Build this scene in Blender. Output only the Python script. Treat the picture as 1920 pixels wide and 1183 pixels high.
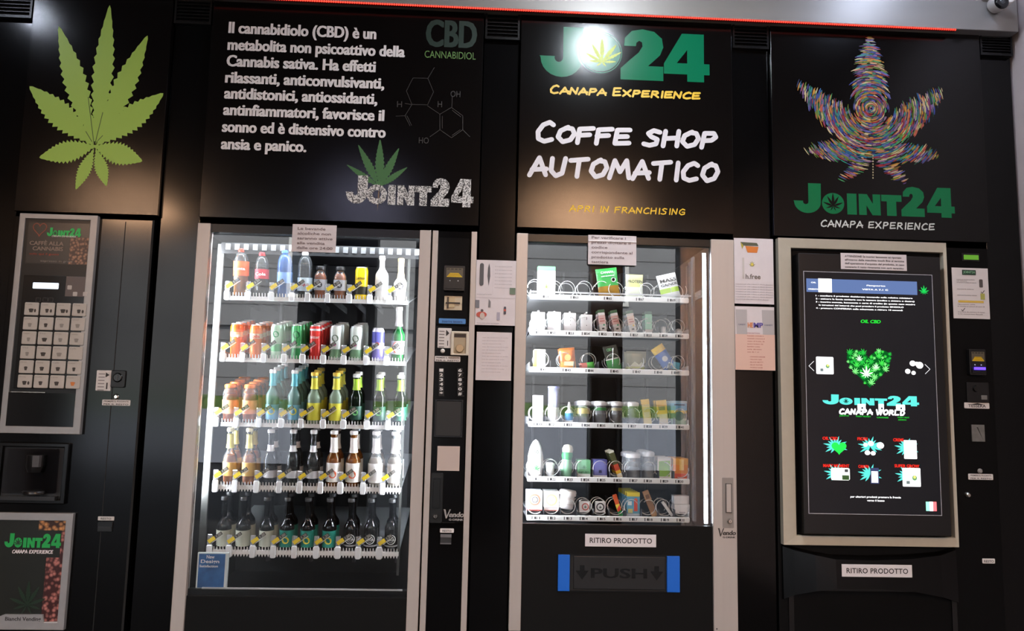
import bpy, math, random
from mathutils import Vector, Matrix
random.seed(7)
for o in list(bpy.data.objects): bpy.data.objects.remove(o)
C = bpy.context.scene.collection
PI = math.pi
# ---------------------------------------------------------------- camera
CAM = Vector((0, -3.2, 1.25)); F = 1500.0; CX, CY = 960.0, 591.5
pt, yw, rl = 0.118387, 0.046844, 0.021684
fw = Vector((math.sin(yw)*math.cos(pt), math.cos(yw)*math.cos(pt), math.sin(pt)))
rt0 = fw.cross(Vector((0, 0, 1))).normalized(); up0 = rt0.cross(fw)
rt = math.cos(rl)*rt0 + math.sin(rl)*up0; up = -math.sin(rl)*rt0 + math.cos(rl)*up0
cd = bpy.data.cameras.new('camera'); cam = bpy.data.objects.new('camera', cd); C.objects.link(cam)
cd.sensor_fit = 'HORIZONTAL'; cd.sensor_width = 36; cd.lens = F/1920*36; cd.clip_start = 0.05; cd.clip_end = 300
m = Matrix((rt, up, -fw)).transposed().to_4x4(); m.translation = CAM; cam.matrix_world = m
bpy.context.scene.camera = cam
# ---------------------------------------------------------------- world, sun, exposure
sc = bpy.context.scene
w = bpy.data.worlds.new('sky'); sc.world = w; w.use_nodes = True
w.node_tree.nodes['Background'].inputs[0].default_value = (0.80, 0.90, 1.0, 1)
w.node_tree.nodes['Background'].inputs[1].default_value = 2.6
sd = bpy.data.lights.new('sun', 'SUN'); sd.energy = 5; sd.angle = 0.02; sd.color = (1, .96, .9)
sun = bpy.data.objects.new('sun', sd); C.objects.link(sun)
sun.rotation_euler = Vector((0.25, -0.72, -0.65)).to_track_quat('-Z', 'Y').to_euler()
vs = sc.view_settings; vs.view_transform = 'Standard'; vs.look = 'None'; vs.exposure = 2.38; vs.gamma = 1; vs.use_curve_mapping = False
sc.cycles.max_bounces = 8; sc.cycles.transparent_max_bounces = 24; sc.cycles.sample_clamp_indirect = 6
sc.cycles.caustics_reflective = False; sc.cycles.caustics_refractive = False
CEIL = 3.35; FRONT = -5.6; XL = -4.6; XR = 2.295

def at(px, py, Y=0.0):
    d = rt*((px-CX)/F) - up*((py-CY)/F) + fw
    t = (Y-CAM.y)/d.y
    return CAM + d*t
def rc(x0, y0, x1, y1, Y=0.0):            # top-left and bottom-right pixel -> X0, X1, Z0, Z1
    a = at(x0, y0, Y); b = at(x1, y1, Y)
    return a.x, b.x, b.z, a.z
# ---------------------------------------------------------------- materials
def lin(c):
    c = c/255.0
    return c/12.92 if c <= 0.04045 else ((c+0.055)/1.055)**2.4
def L3(r, g, b): return (lin(r), lin(g), lin(b), 1)
def mat(name, col, rough=0.5, metal=0.0, spec=0.5, emit=None, es=1.0, grain=0, bump=0.0, coat=0.0, gscale=60, stretch=(1, 1, 1), ior=None):
    m = bpy.data.materials.new(name); m.use_nodes = True; nt = m.node_tree; b = nt.nodes['Principled BSDF']
    b.inputs['Base Color'].default_value = L3(*col); b.inputs['Roughness'].default_value = rough
    b.inputs['Metallic'].default_value = metal; b.inputs['Specular IOR Level'].default_value = spec
    b.inputs['Coat Weight'].default_value = coat
    if emit:
        b.inputs['Emission Color'].default_value = L3(*emit); b.inputs['Emission Strength'].default_value = es
    if grain or bump:
        tc = nt.nodes.new('ShaderNodeTexCoord'); mp = nt.nodes.new('ShaderNodeMapping'); no = nt.nodes.new('ShaderNodeTexNoise')
        mp.inputs['Scale'].default_value = stretch; no.inputs['Scale'].default_value = gscale; no.inputs['Detail'].default_value = 3
        nt.links.new(tc.outputs['Object'], mp.inputs[0]); nt.links.new(mp.outputs[0], no.inputs['Vector'])
        if grain:
            mx = nt.nodes.new('ShaderNodeMixRGB'); a = L3(*[max(0, c*(1-grain)) for c in col]); c2 = L3(*[min(255, c*(1+grain)) for c in col])
            mx.inputs[1].default_value = a; mx.inputs[2].default_value = c2
            nt.links.new(no.outputs['Fac'], mx.inputs[0]); nt.links.new(mx.outputs[0], b.inputs['Base Color'])
        if bump:
            bm = nt.nodes.new('ShaderNodeBump'); bm.inputs['Strength'].default_value = bump; bm.inputs['Distance'].default_value = 0.002
            nt.links.new(no.outputs['Fac'], bm.inputs['Height']); nt.links.new(bm.outputs[0], b.inputs['Normal'])
    return m
def emis(name, col, s=1.0):
    m = bpy.data.materials.new(name); m.use_nodes = True; nt = m.node_tree; nt.nodes.clear()
    e = nt.nodes.new('ShaderNodeEmission'); e.inputs[0].default_value = L3(*col); e.inputs[1].default_value = s
    o = nt.nodes.new('ShaderNodeOutputMaterial'); nt.links.new(e.outputs[0], o.inputs[0]); return m
def glass(name, tint=(1, 1, 1), rough=0.0, body=None, bodyfac=0.0, ior=1.5):
    m = bpy.data.materials.new(name); m.use_nodes = True; nt = m.node_tree; nt.nodes.clear()
    t = nt.nodes.new('ShaderNodeBsdfTransparent'); t.inputs[0].default_value = (*tint, 1)
    g = nt.nodes.new('ShaderNodeBsdfGlossy'); g.inputs['Roughness'].default_value = rough
    fr = nt.nodes.new('ShaderNodeFresnel'); fr.inputs[0].default_value = ior
    mx = nt.nodes.new('ShaderNodeMixShader'); o = nt.nodes.new('ShaderNodeOutputMaterial')
    src = t.outputs[0]
    if body:
        d = nt.nodes.new('ShaderNodeBsdfDiffuse'); d.inputs[0].default_value = L3(*body)
        m2 = nt.nodes.new('ShaderNodeMixShader'); m2.inputs[0].default_value = bodyfac
        nt.links.new(t.outputs[0], m2.inputs[1]); nt.links.new(d.outputs[0], m2.inputs[2]); src = m2.outputs[0]
    nt.links.new(fr.outputs[0], mx.inputs[0]); nt.links.new(src, mx.inputs[1]); nt.links.new(g.outputs[0], mx.inputs[2])
    nt.links.new(mx.outputs[0], o.inputs[0]); return m
_mc = {}
def P(col, rough=0.5, metal=0.0, **k):     # cached plain material
    key = (col, rough, metal, tuple(sorted(k.items())))
    if key not in _mc: _mc[key] = mat('paint_%d_%d_%d' % col, col, rough, metal, **k)
    return _mc[key]
def E_(col, s=1.0):
    key = ('e', col, s)
    if key not in _mc: _mc[key] = emis('screen_%d_%d_%d' % col, col, s)
    return _mc[key]
BLACKV = mat('black_vinyl', (11, 9, 9), 0.14, spec=0.34, bump=0.05, gscale=900, stretch=(1, 1, 1), grain=0.15)
BLACKG = mat('gloss_black_laminate', (7, 7, 8), 0.13, spec=0.3, bump=0.03, gscale=3)
BLACKP = mat('black_plastic', (12, 12, 13), 0.3, spec=0.35, bump=0.03, gscale=800)
BLACKM = mat('matt_black_metal', (9, 9, 9), 0.55, spec=0.18, bump=0.03, gscale=900)
INNER = mat('cabinet_interior', (14, 14, 15), 0.6, spec=0.3, grain=0.2, gscale=8)
SILVER = mat('silver_trim', (190, 183, 177), 0.38, 0.25, grain=0.03, gscale=40, stretch=(1, 1, .05), bump=0.02)
FRAMEG = mat('grey_frame', (160, 160, 160), 0.35, 0.3, grain=0.04, gscale=30)
CREAM = mat('cream_frame', (188, 182, 165), 0.45, grain=0.03, gscale=30)
WHITEP = P((225, 222, 220), 0.45)
PAPER = mat('paper', (226, 218, 219), 0.7, grain=0.03, gscale=25)
CHROME = mat('chrome', (215, 212, 205), 0.18, 1.0)
WIRE = mat('coil_wire', (228, 228, 226), 0.3, 0.2)
RAIL = mat('shelf_rail', (232, 232, 230), 0.35)
CLEARP = glass('clear_plastic', (0.93, 0.94, 0.95), 0.1, (225, 228, 230), 0.28)
PANE = glass('window_glass', (0.97, 0.98, 0.98), 0.0, ior=1.55)
LED = emis('led_light', (240, 246, 255), 14)
LEDS = emis('led_light_side', (240, 246, 255), 36)
INK = P((45, 43, 44), 0.6)
INKG = P((120, 112, 114), 0.6)
# ---------------------------------------------------------------- mesh builder
class MB:
    def __init__(s): s.v = []; s.f = []; s.m = []; s.s = []; s.mats = []; s.ox = None
    def mi(s, m):
        if m not in s.mats: s.mats.append(m)
        return s.mats.index(m)
    def add(s, vs, fs, m, smooth=False):
        b = len(s.v); s.v += [tuple(v) for v in vs]; k = s.mi(m)
        for f in fs: s.f.append([i+b for i in f]); s.m.append(k); s.s.append(smooth)
        return s
    def box(s, x0, x1, y0, y1, z0, z1, m):
        v = [(x0,y0,z0),(x1,y0,z0),(x1,y1,z0),(x0,y1,z0),(x0,y0,z1),(x1,y0,z1),(x1,y1,z1),(x0,y1,z1)]
        return s.add(v, [(0,3,2,1),(4,5,6,7),(0,1,5,4),(1,2,6,5),(2,3,7,6),(3,0,4,7)], m)
    def rbox(s, x0, x1, y0, y1, z0, z1, m, r=0.004, n=3, rim=None):     # rounded corners in XZ, chamfered front edge
        out = []
        for cx, cz, a0 in ((x1-r, z1-r, 0), (x0+r, z1-r, 90), (x0+r, z0+r, 180), (x1-r, z0+r, 270)):
            for i in range(n+1):
                a = math.radians(a0+90*i/n); out.append((cx+r*math.cos(a), cz+r*math.sin(a)))
        N = len(out); c = min(r*0.35, (y1-y0)*0.4, 0.003); mx, mz = (x0+x1)/2, (z0+z1)/2
        def ring(y, inset): return [(px-(c*inset if px > mx else -c*inset), y, pz-(c*inset if pz > mz else -c*inset)) for px, pz in out]
        v = ring(y0, 1)+ring(y0+c, 0)+ring(y1, 0)
        f = [list(range(N))[::-1]]
        for k in range(2):
            for i in range(N): f.append([k*N+i, k*N+(i+1) % N, (k+1)*N+(i+1) % N, (k+1)*N+i])
        f.append([2*N+i for i in range(N)])
        return s.add(v, f, m)
    def frame(s, x0, x1, z0, z1, t, y0, y1, m, t4=None):  # mitred frame; t4=(left,right,bottom,top)
        l, r, b, u = t4 or (t, t, t, t)
        o = [(x0, z0), (x1, z0), (x1, z1), (x0, z1)]; i = [(x0+l, z0+b), (x1-r, z0+b), (x1-r, z1-u), (x0+l, z1-u)]
        v = [(a, y0, c) for a, c in o]+[(a, y0, c) for a, c in i]+[(a, y1, c) for a, c in o]+[(a, y1, c) for a, c in i]
        f = []
        for k in range(4):
            n = (k+1) % 4
            f += [(k, n, 4+n, 4+k), (8+k, 12+k, 12+n, 8+n), (k, 8+k, 8+n, n), (4+k, 4+n, 12+n, 12+k)]
        return s.add(v, f, m)
    def poly(s, pts, y, m, th=0.0):
        N = len(pts); v = [(a, y, b) for a, b in pts]; f = [list(range(N))]
        if th:
            v += [(a, y+th, b) for a, b in pts]
            f += [[i, (i+1) % N, N+(i+1) % N, N+i] for i in range(N)]; f.append(list(range(N, 2*N))[::-1])
        return s.add(v, f, m)
    def disc(s, x, z, r, y, m, th=0.0, n=20, rz=None):
        return s.poly([(x+r*math.cos(2*PI*i/n), z+(rz or r)*math.sin(2*PI*i/n)) for i in range(n)], y, m, th)
    def ringflat(s, x, z, r0, r1, y, m, n=28):
        v = []; f = []
        for i in range(n):
            a = 2*PI*i/n; v += [(x+r0*math.cos(a), y, z+r0*math.sin(a)), (x+r1*math.cos(a), y, z+r1*math.sin(a))]
            j = (i+1) % n; f.append((2*i, 2*i+1, 2*j+1, 2*j))
        return s.add(v, f, m)
    def stroke(s, pts, wd, y, m, cap=True):
        s.k = getattr(s, 'k', 0)
        for (a, b), (c, d) in zip(pts, pts[1:]):
            dx, dz = c-a, d-b; l = math.hypot(dx, dz) or 1e-6; nx, nz = -dz/l*wd/2, dx/l*wd/2
            s.k = (s.k+1) % 24; e = s.k*8e-6
            s.add([(a+nx, y-e, b+nz), (a-nx, y-e, b-nz), (c-nx, y-e, d-nz), (c+nx, y-e, d+nz)], [(0, 1, 2, 3)], m)
        if cap:
            for a, b in pts: s.k = (s.k+1) % 24; s.disc(a, b, wd/2, y-s.k*8e-6, m, n=8)
        return s
    def lathe(s, prof, m, n=16, cx=0, cy=0, caps=True):     # prof (r,z) from bottom up
        v = []; f = []
        for r, z in prof:
            for i in range(n):
                a = 2*PI*i/n; v.append((cx+r*math.cos(a), cy+r*math.sin(a), z))
        for k in range(len(prof)-1):
            for i in range(n):
                j = (i+1) % n; f.append((k*n+i, k*n+j, (k+1)*n+j, (k+1)*n+i))
        s.add(v, f, m, True)
        if caps:
            s.add([v[i] for i in range(n)], [list(range(n))[::-1]], m)
            q = (len(prof)-1)*n; s.add([v[q+i] for i in range(n)], [list(range(n))], m)
        return s
    def tube(s, pts, r, m, n=6, closed=False):
        P_ = [Vector(p) for p in pts]; v = []; f = []; N = len(P_)
        u = None
        for i in range(N):
            a = P_[i-1] if (i or closed) else P_[i]; b = P_[(i+1) % N] if (i < N-1 or closed) else P_[i]
            t = (b-a).normalized()
            if u is None: u = t.orthogonal().normalized()
            u = (u-t*u.dot(t)).normalized(); w_ = t.cross(u)
            for k in range(n):
                an = 2*PI*k/n; v.append(P_[i]+u*(r*math.cos(an))+w_*(r*math.sin(an)))
        for i in range(N if closed else N-1):
            for k in range(n):
                j = (k+1) % n; q = (i+1) % N; f.append((i*n+k, i*n+j, q*n+j, q*n+k))
        return s.add(v, f, m, True)
    def mesh(s, name, off=(0, 0, 0)):
        me = bpy.data.meshes.new(name)
        me.from_pydata([(a-off[0], b-off[1], c-off[2]) for a, b, c in s.v], [], s.f)
        for m in s.mats: me.materials.append(m)
        me.polygons.foreach_set('material_index', s.m); me.polygons.foreach_set('use_smooth', s.s)
        me.update(); return me
LOC = {}
def link(name, b, parent=None, label=None, kind=None, bev=0, off=None, nolock=False):
    if parent is not None: o_ = LOC[parent.name]
    else:
        xs, ys, zs = zip(*b.v); o_ = off or ((min(xs)+max(xs))/2, (min(ys)+max(ys))/2, min(zs))
    o = bpy.data.objects.new(name, b.mesh(name, o_)); C.objects.link(o)
    if parent is not None: o.parent = parent; LOC[o.name] = o_
    else: o.location = o_; LOC[o.name] = o_
    if label: o['label'] = label
    if kind: o['kind'] = kind
    if bev:
        md = o.modifiers.new('bevel', 'BEVEL'); md.width = bev; md.segments = 2; md.limit_method = 'ANGLE'
    return o
def tag(o, label, cat, group=None):
    o['label'] = label; o['category'] = cat
    if group: o['group'] = group
    return o
def thing(name, label, cat, loc, group=None):
    o = bpy.data.objects.new(name, None); C.objects.link(o); o.empty_display_size = 0.05
    o.location = loc; LOC[o.name] = tuple(loc); return tag(o, label, cat, group)
def dup(root, loc, label, group=None, rot=None):
    r = root.copy(); C.objects.link(r); r.location = loc; r['label'] = label
    if rot is not None: r.rotation_euler = rot
    if group: r['group'] = group
    for ch in list(root.children):
        c = ch.copy(); C.objects.link(c); c.parent = r
        for g in list(ch.children):
            d = g.copy(); C.objects.link(d); d.parent = c
    return r
def struct(name, b, label=None, bev=0):
    o = link(name, b, None, label, 'structure', bev); return o
# ---------------------------------------------------------------- lettering
_tx = {}
def glyphs(s, bold=0.0, sp=1.0):
    k = (s, bold, sp)
    if k in _tx: return _tx[k]
    cu = bpy.data.curves.new('lettering', 'FONT'); cu.body = s; cu.size = 1; cu.resolution_u = 3; cu.offset = bold; cu.space_character = sp
    cu.fill_mode = 'FRONT'
    ob = bpy.data.objects.new('lettering', cu); C.objects.link(ob)
    dg = bpy.context.evaluated_depsgraph_get(); dg.update()
    me = bpy.data.meshes.new_from_object(ob.evaluated_get(dg))
    v = [(a.co.x, a.co.y) for a in me.vertices]; f = [list(p.vertices) for p in me.polygons]
    bpy.data.objects.remove(ob); bpy.data.curves.remove(cu); bpy.data.meshes.remove(me)
    _tx[k] = (v, f); return v, f
def text(b, s, x0, x1, z, h, y, m, bold=0.0, sp=1.0, shear=0.0, caph=0.73):   # baseline z, cap height h, stretched between x0 and x1
    v, f = glyphs(s, min(bold, .018), sp)
    if not v: return
    a = min(p[0] for p in v); c = max(p[0] for p in v); kx = (x1-x0)/(c-a); kz = h/caph
    for k_, dx in enumerate((0,) if bold < .025 else ((-.012, .012) if bold < .045 else (-.03, -.01, .01, .03))):
        b.add([(x0+(p[0]-a+dx)*kx+p[1]*kz*shear, y-k_*3e-5, z+p[1]*kz) for p in v], f, m)
def ptext(b, s, px0, py0, px1, hpx, m, Y=0.0, eps=0.0, bold=0.0, shear=0.0, sp=1.0):   # from its baseline start and its right end in the picture frame
    p = at(px0, py0, Y); q = at(px1, py0, Y); h = (at(px0, py0-hpx, Y)-p).length
    text(b, s, p.x, q.x, p.z, h, Y-eps, m, bold, sp, shear)
# heavy slab logo glyphs: unit cap height
def arc(cx, cz, rx, rz, a0, a1, n=8): return [(cx+rx*math.cos(math.radians(a0+(a1-a0)*i/n)), cz+rz*math.sin(math.radians(a0+(a1-a0)*i/n))) for i in range(n+1)]
GJ = [[(0.47, 1), (0.87, 1), (0.86, .42)]+arc(.44, .38, .42, .38, 0, -180, 12)+[(0.0, .41), (0.31, .41)]+arc(.385, .385, .085, .09, 180, 360, 6)+[(.47, .42)]]
G2 = [[(.10, .66), (.12, .82), (.27, .96), (.5, 1.0), (.75, .96), (.92, .83), (.95, .66), (.88, .5), (.74, .38), (.62, .28), (.95, .28), (.95, 0), (.03, 0), (.03, .22), (.22, .38), (.42, .54), (.50, .66), (.49, .74), (.43, .77), (.37, .73), (.36, .66)]]
G4 = [[(.42, 1), (.93, 1), (.93, .38), (1.06, .38), (1.06, .15), (.93, .15), (.93, 0), (.54, 0), (.54, .15), (0, .15), (0, .36)],]
G4H = [(.54, .38), (.54, .66), (.30, .38)]
GI = [[(0, 0), (.3, 0), (.3, .7), (0, .7)]]
GN = [[(0, 0), (.24, 0), (.24, .32), (.42, 0), (.68, 0), (.68, .7), (.44, .7), (.44, .38), (.26, .7), (0, .7)]]
GT = [[(.17, 0), (.47, 0), (.47, .48), (.64, .48), (.64, .7), (0, .7), (0, .48), (.17, .48)]]
def g4poly(b, x, z, s, sx, y, m):          # the figure 4 as quads round its counter
    A = lambda p: (x+p[0]*s*sx, z+p[1]*s)
    for q in ([(.0, .36), (.42, 1), (.54, .66), (.30, .38)], [(.42, 1), (.93, 1), (.93, .0), (.54, .66)], [(.54, .66), (.93, 0), (.54, 0), (.54, .38)], [(0, .36), (.30, .38), (.54, .38), (.54, .15), (0, .15)], [(.93, .38), (1.06, .38), (1.06, .15), (.93, .15)]):
        b.poly([A(p) for p in q], y, m)
def logo(b, x0, x1, z, y, m, mo=None, leafm=None, s=None, lay=0.0003):
    tot = 5.08; sx = 1.0; s = s or (x1-x0)/tot; sx = (x1-x0)/tot/s
    T = lambda g, ox, k=1.0: [b.poly([(x0+(ox+p[0]*k)*s*sx, z+p[1]*s) for p in q], y, m) for q in g]
    T(GJ, 0); cx, cz, r = x0+1.24*s*sx, z+.35*s, .35*s
    if mo == 'ring':
        b.ringflat(cx, cz, r*.42, r, y, m)
    else:
        b.disc(cx, cz, r*sx, y, m, n=28, rz=r)
        if leafm: leaf(b, cx, cz-r*.25, r*1.0, y-lay, leafm, SMALL, teeth=0)
    T(GI, 1.68); T(GN, 2.05); T(GT, 2.76); T(G2, 3.36, .8); g4poly(b, x0+4.2*s*sx, z, s, sx*.83, y, m)
# marker handwriting: strokes in a unit box
MK = {'A': [[(0, 0), (.42, 1), (.78, .02)], [(.1, .32), (.8, .36)]], 'B': [[(.1, 1), (.05, 0), (.5, .08), (.6, .3), (.1, .5), (.5, .75), (.4, .97), (.1, 1)]],
 'C': [[(.78, .86), (.6, 1), (.3, .86), (.08, .5), (.12, .14), (.4, 0), (.75, .1)]], 'E': [[(.75, .96), (.15, .95), (.08, .05), (.75, .08)], [(.12, .5), (.65, .52)]],
 'F': [[(.8, .97), (.15, .92), (.1, 0)], [(.1, .5), (.65, .54)]], 'G': [[(.78, .85), (.5, 1), (.15, .7), (.08, .3), (.35, 0), (.75, .1), (.78, .45), (.45, .45)]],
 'H': [[(.12, 1), (.05, 0)], [(.75, 1), (.7, 0)], [(.08, .5), (.75, .55)]], 'I': [[(.25, 1), (.2, 0)]], 'M': [[(.0, 0), (.22, 1), (.5, .35), (.8, 1), (.95, 0)]],
 'N': [[(.05, 0), (.15, 1), (.62, .05), (.75, 1)]], 'O': [[(.5, 1), (.15, .75), (.06, .35), (.3, .02), (.65, .15), (.82, .55), (.7, .9), (.4, .95)]],
 'P': [[(.1, 0), (.2, .95), (.65, .95), (.75, .7), (.55, .48), (.15, .45)]], 'R': [[(.1, 0), (.18, .95), (.62, .93), (.7, .7), (.5, .5), (.15, .48)], [(.35, .48), (.75, 0)]],
 'S': [[(.75, .88), (.45, 1), (.2, .8), (.35, .58), (.65, .4), (.6, .1), (.3, 0), (.02, .1)]], 'T': [[(.0, .92), (.85, 1)], [(.42, .95), (.36, 0)]],
 'U': [[(.08, 1), (.06, .3), (.3, 0), (.6, .15), (.72, 1)]], 'X': [[(.05, .95), (.75, 0)], [(.75, 1), (.05, .02)]], 'Z': [[(.1, .95), (.75, .95), (.08, .05), (.78, .05)]],
 'W': [[(.0, 1), (.2, 0), (.45, .6), (.7, 0), (.95, 1)]], 'L': [[(.15, 1), (.08, .05), (.7, .05)]], 'D': [[(.1, 0), (.18, 1), (.6, .8), (.75, .45), (.5, .05), (.1, 0)]]}
def marker(b, s, x0, x1, z, h, y, m, wd=0.2, slope=0.0, caps=None):
    adv = {'I': .42, 'M': 1.08, ' ': .55, 'W': 1.08}; tot = sum(adv.get(c.upper(), .92)*(1.0 if not caps or i in caps else .92) for i, c in enumerate(s))-.12
    k = (x1-x0)/tot; x = x0
    for i, c in enumerate(s):
        big = 1.0 if (not caps or i in caps) else .78
        for st in MK.get(c, []):
            pts = [(x+p[0]*k*.95+p[1]*h*.06, z+p[1]*h*big+(x-x0)*slope+p[0]*k*.03) for p in st]
            b.stroke(pts, wd*h, y, m)
        x += adv.get(c, .92)*k*(1.0 if not caps or i in caps else .92)
# hemp leaf: list of leaflets (tip dx, tip dz, width), unit = 1
SMALL = [(0, 1.25, .26), (-.55, .95, .22), (.55, .95, .22), (-.95, .35, .2), (.95, .35, .2), (-.7, -.2, .14), (.7, -.2, .14), (-.25, -.45, .1), (.25, -.45, .1)]
FAN = [(0, 1.0, .24), (-.45, .85, .2), (.45, .85, .2), (-.72, .35, .16), (.72, .35, .16)]
def leaflet(bx, bz, tx, tz, wd, teeth, peak=.45):
    dx, dz = tx-bx, tz-bz; l = math.hypot(dx, dz); ux, uz = dx/l, dz/l; nx, nz = -uz, ux; L, R = [], []
    n = max(teeth, 6)
    for i in range(1, n):
        t = i/n
        ww = wd/2*(math.sin(PI*(t/peak)/2) if t < peak else math.cos(PI/2*((t-peak)/(1-peak))**.9))
        for q, amp in ((t, 1.0),)+(((t+.6/n, .76),) if teeth else ()):
            k2 = ww*(1.0 if q == t else amp)
            fwd = .25/n*l if (teeth and q == t) else 0
            L.append((bx+ux*q*l+nx*k2+ux*fwd, bz+uz*q*l+nz*k2+uz*fwd)); R.append((bx+ux*q*l-nx*k2+ux*fwd, bz+uz*q*l-nz*k2+uz*fwd))
    return [(bx, bz)]+R+[(tx, tz)]+L[::-1]
def leaf(b, x, z, s, y, m, spec=SMALL, teeth=9, mirror=1, peak=.45):
    for k, (dx, dz, wd) in enumerate(spec):
        b.poly(leaflet(x, z, x+dx*s*mirror, z+dz*s, wd*s*1.0, teeth, peak), y-.00002*k, m)
# ================================================================= SETTING
FLOORM = mat('dark_floor_tile', (40, 38, 37), 0.7, spec=.08, grain=.2, gscale=6)
b = MB(); b.box(XL-.3, XR+.3, FRONT-.2, 1.3, -.1, 0, FLOORM); struct('floor', b, 'dark tiled shop floor')
b = MB(); b.box(XL-.3, XR+.3, FRONT-.2, 1.3, CEIL, CEIL+.3, mat('ceiling_paint', (120, 118, 115), .8, grain=.04)); struct('ceiling', b, 'plain grey painted ceiling')
b = MB(); b.box(XL-.3, XR+.3, 1.15, 1.35, 0, CEIL, P((40, 38, 38), .8)); struct('wall_back', b, 'dark wall behind the machines')
WALLP = mat('pinkish_wall', (205, 190, 186), .75, grain=.03, gscale=12, bump=.05)
b = MB(); b.box(XR+.012, XR+.25, FRONT-.2, 1.2, 0, CEIL, WALLP); struct('wall_right', b, 'pale pinkish painted side wall')
b = MB(); b.box(XL-.25, XL, FRONT-.2, 1.2, 0, CEIL, P((70, 66, 64), .7)); struct('wall_left', b, 'dark side wall')
# soffit beam above the sign panels, and ceiling strip
ZB = 2.932
b = MB(); xe = at(1909, 40, -.06).x; ZF = at(1000, 21, -.06).z; b.box(XL, xe, -.06, .25, ZF+.006, CEIL, mat('brushed_soffit', (150, 146, 142), .42, .35, grain=.05, gscale=14, stretch=(.25, 1, 1), bump=.03))
struct('trim_1', b, 'brushed grey metal soffit beam above the signs', .003)
# black cladding posts between the signs and machines (each from floor to soffit)
PX = [(XL, -1.836), (-1.270, -1.115), (.009, .156), (1.061, 1.221), (2.146, 2.293)]
PN = ['leftmost gloss black post beside the green leaf sign', 'gloss black post between leaf sign and white text sign', 'gloss black post between the text sign and coffee shop sign',
      'gloss black post between coffee shop sign and coloured leaf sign', 'gloss black post at the right end by the pale wall']
for k, (a, c) in enumerate(PX):
    b = MB(); b.box(a, c, .012, .30, 0, ZB, BLACKG)
    o = struct('trim_%d' % (k+2), b, PN[k], .0015)
VX = [((-2.10, -1.838)), (-1.268, -1.118), (.012, .156), (1.063, 1.219), (2.148, 2.29)]
VZ = [(at(30, 35).z, ZB), (at(360, 47).z, ZB-.003), (at(940, 76).z, ZB-.003), (at(1405, 93).z, ZB-.003), (at(1865, 106).z, ZB-.003)]
VL = ['black slatted vent at the top left corner above left post', 'black slatted vent between the leaf sign and the text sign', 'black slatted vent between text sign and coffee shop sign',
      'black slatted vent between coffee shop sign and coloured leaf sign', 'dim black slatted vent at the right end of the signs']
for k in range(5):
    a, c = VX[k]; z0, z1 = VZ[k]
    t = thing('vent_grille', VL[k], 'vent', ((a+c)/2, .0, z0), 'vents above the black posts')
    b = MB(); b.frame(a, c, z0, z1, .008, -.012, .012, BLACKP); link('vent_frame', b, t)
    b = MB(); b.box(a+.006, c-.006, .004, .012, z0+.006, z1-.006, BLACKM); link('backing', b, t)
    n = 8
    for i in range(n):
        z = z0+.014+(z1-z0-.026)*i/(n-1)
        b = MB(); b.add([(a+.008, -.010, z-.005), (c-.008, -.010, z-.005), (c-.008, .004, z+.004), (a+.008, .004, z+.004), (a+.008, -.010, z-.002), (c-.008, -.010, z-.002), (c-.008, .004, z+.007), (a+.008, .004, z+.007)],
                        [(0, 1, 2, 3), (4, 7, 6, 5), (0, 4, 5, 1), (1, 5, 6, 2), (2, 6, 7, 3), (3, 7, 4, 0)], BLACKP)
        link('slat', b, t)
# red led rope under the soffit
x0 = at(385, 1, -.05).x; x1 = at(1790, 53, -.05).x
t = thing('light_strip', 'thin glowing red light strip under the soffit edge', 'light strip', ((x0+x1)/2, -.05, ZF-.004))
b = MB(); b.box(x0, x1, -.058, -.046, ZF-.001, ZF+.006, P((120, 20, 18), .4)); link('channel', b, t)
REDL = emis('red_led', (255, 60, 45), .6); b = MB(); n = 330
for i in range(n):
    x = x0+(x1-x0)*(i+.5)/n; r = .0042; b.tube([(x-.0028, -.0595, ZF+.000), (x+.0028, -.0595, ZF+.004)], r*.8, REDL, 5)
link('led_bulbs', b, t, kind='stuff')
# security camera at the top right corner of the soffit
c = at(1871, 9, -.14)
t = thing('security_camera', 'white and black security camera on the soffit corner', 'camera', (c.x, -.1, c.z))
WHT = P((215, 210, 205), .35)
b = MB()
def ycyl(b, prof, cx, cz, m, n=24):       # prof (r,y)
    v = []; f = []
    for r, y in prof:
        for i in range(n): v.append((cx+r*math.cos(2*PI*i/n), y, cz+r*math.sin(2*PI*i/n)))
    for k in range(len(prof)-1):
        for i in range(n):
            j = (i+1) % n; f.append((k*n+i, k*n+j, (k+1)*n+j, (k+1)*n+i))
    b.add(v, f, m, True); b.add([v[i] for i in range(n)], [list(range(n))], m); b.add([v[(len(prof)-1)*n+i] for i in range(n)], [list(range(n))[::-1]], m)
ycyl(b, [(.032, -0.162), (.036, -0.156), (.038, -0.100), (.034, -0.070)], c.x+.034, c.z+.034, WHT); link('body', b, t)
b = MB(); ycyl(b, [(.024, -0.172), (.029, -0.168), (.030, -0.162)], c.x, c.z, P((16, 16, 17), .2)); link('lens_ring', b, t)
b = MB(); ycyl(b, [(.004, -0.176), (.010, -0.174), (.012, -0.172)], c.x, c.z, P((60, 62, 66), .08)); link('lens', b, t)
b = MB(); b.tube([(c.x+.012, -0.090, c.z+.03), (c.x+.02, -0.075, c.z+.07), (c.x+.02, -0.063, c.z+.09)], .012, WHT, 10); b.rbox(c.x-.02, c.x+.06, -0.072, -0.060, c.z+.06, c.z+.14, WHT, .01); link('bracket', b, t)
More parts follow.
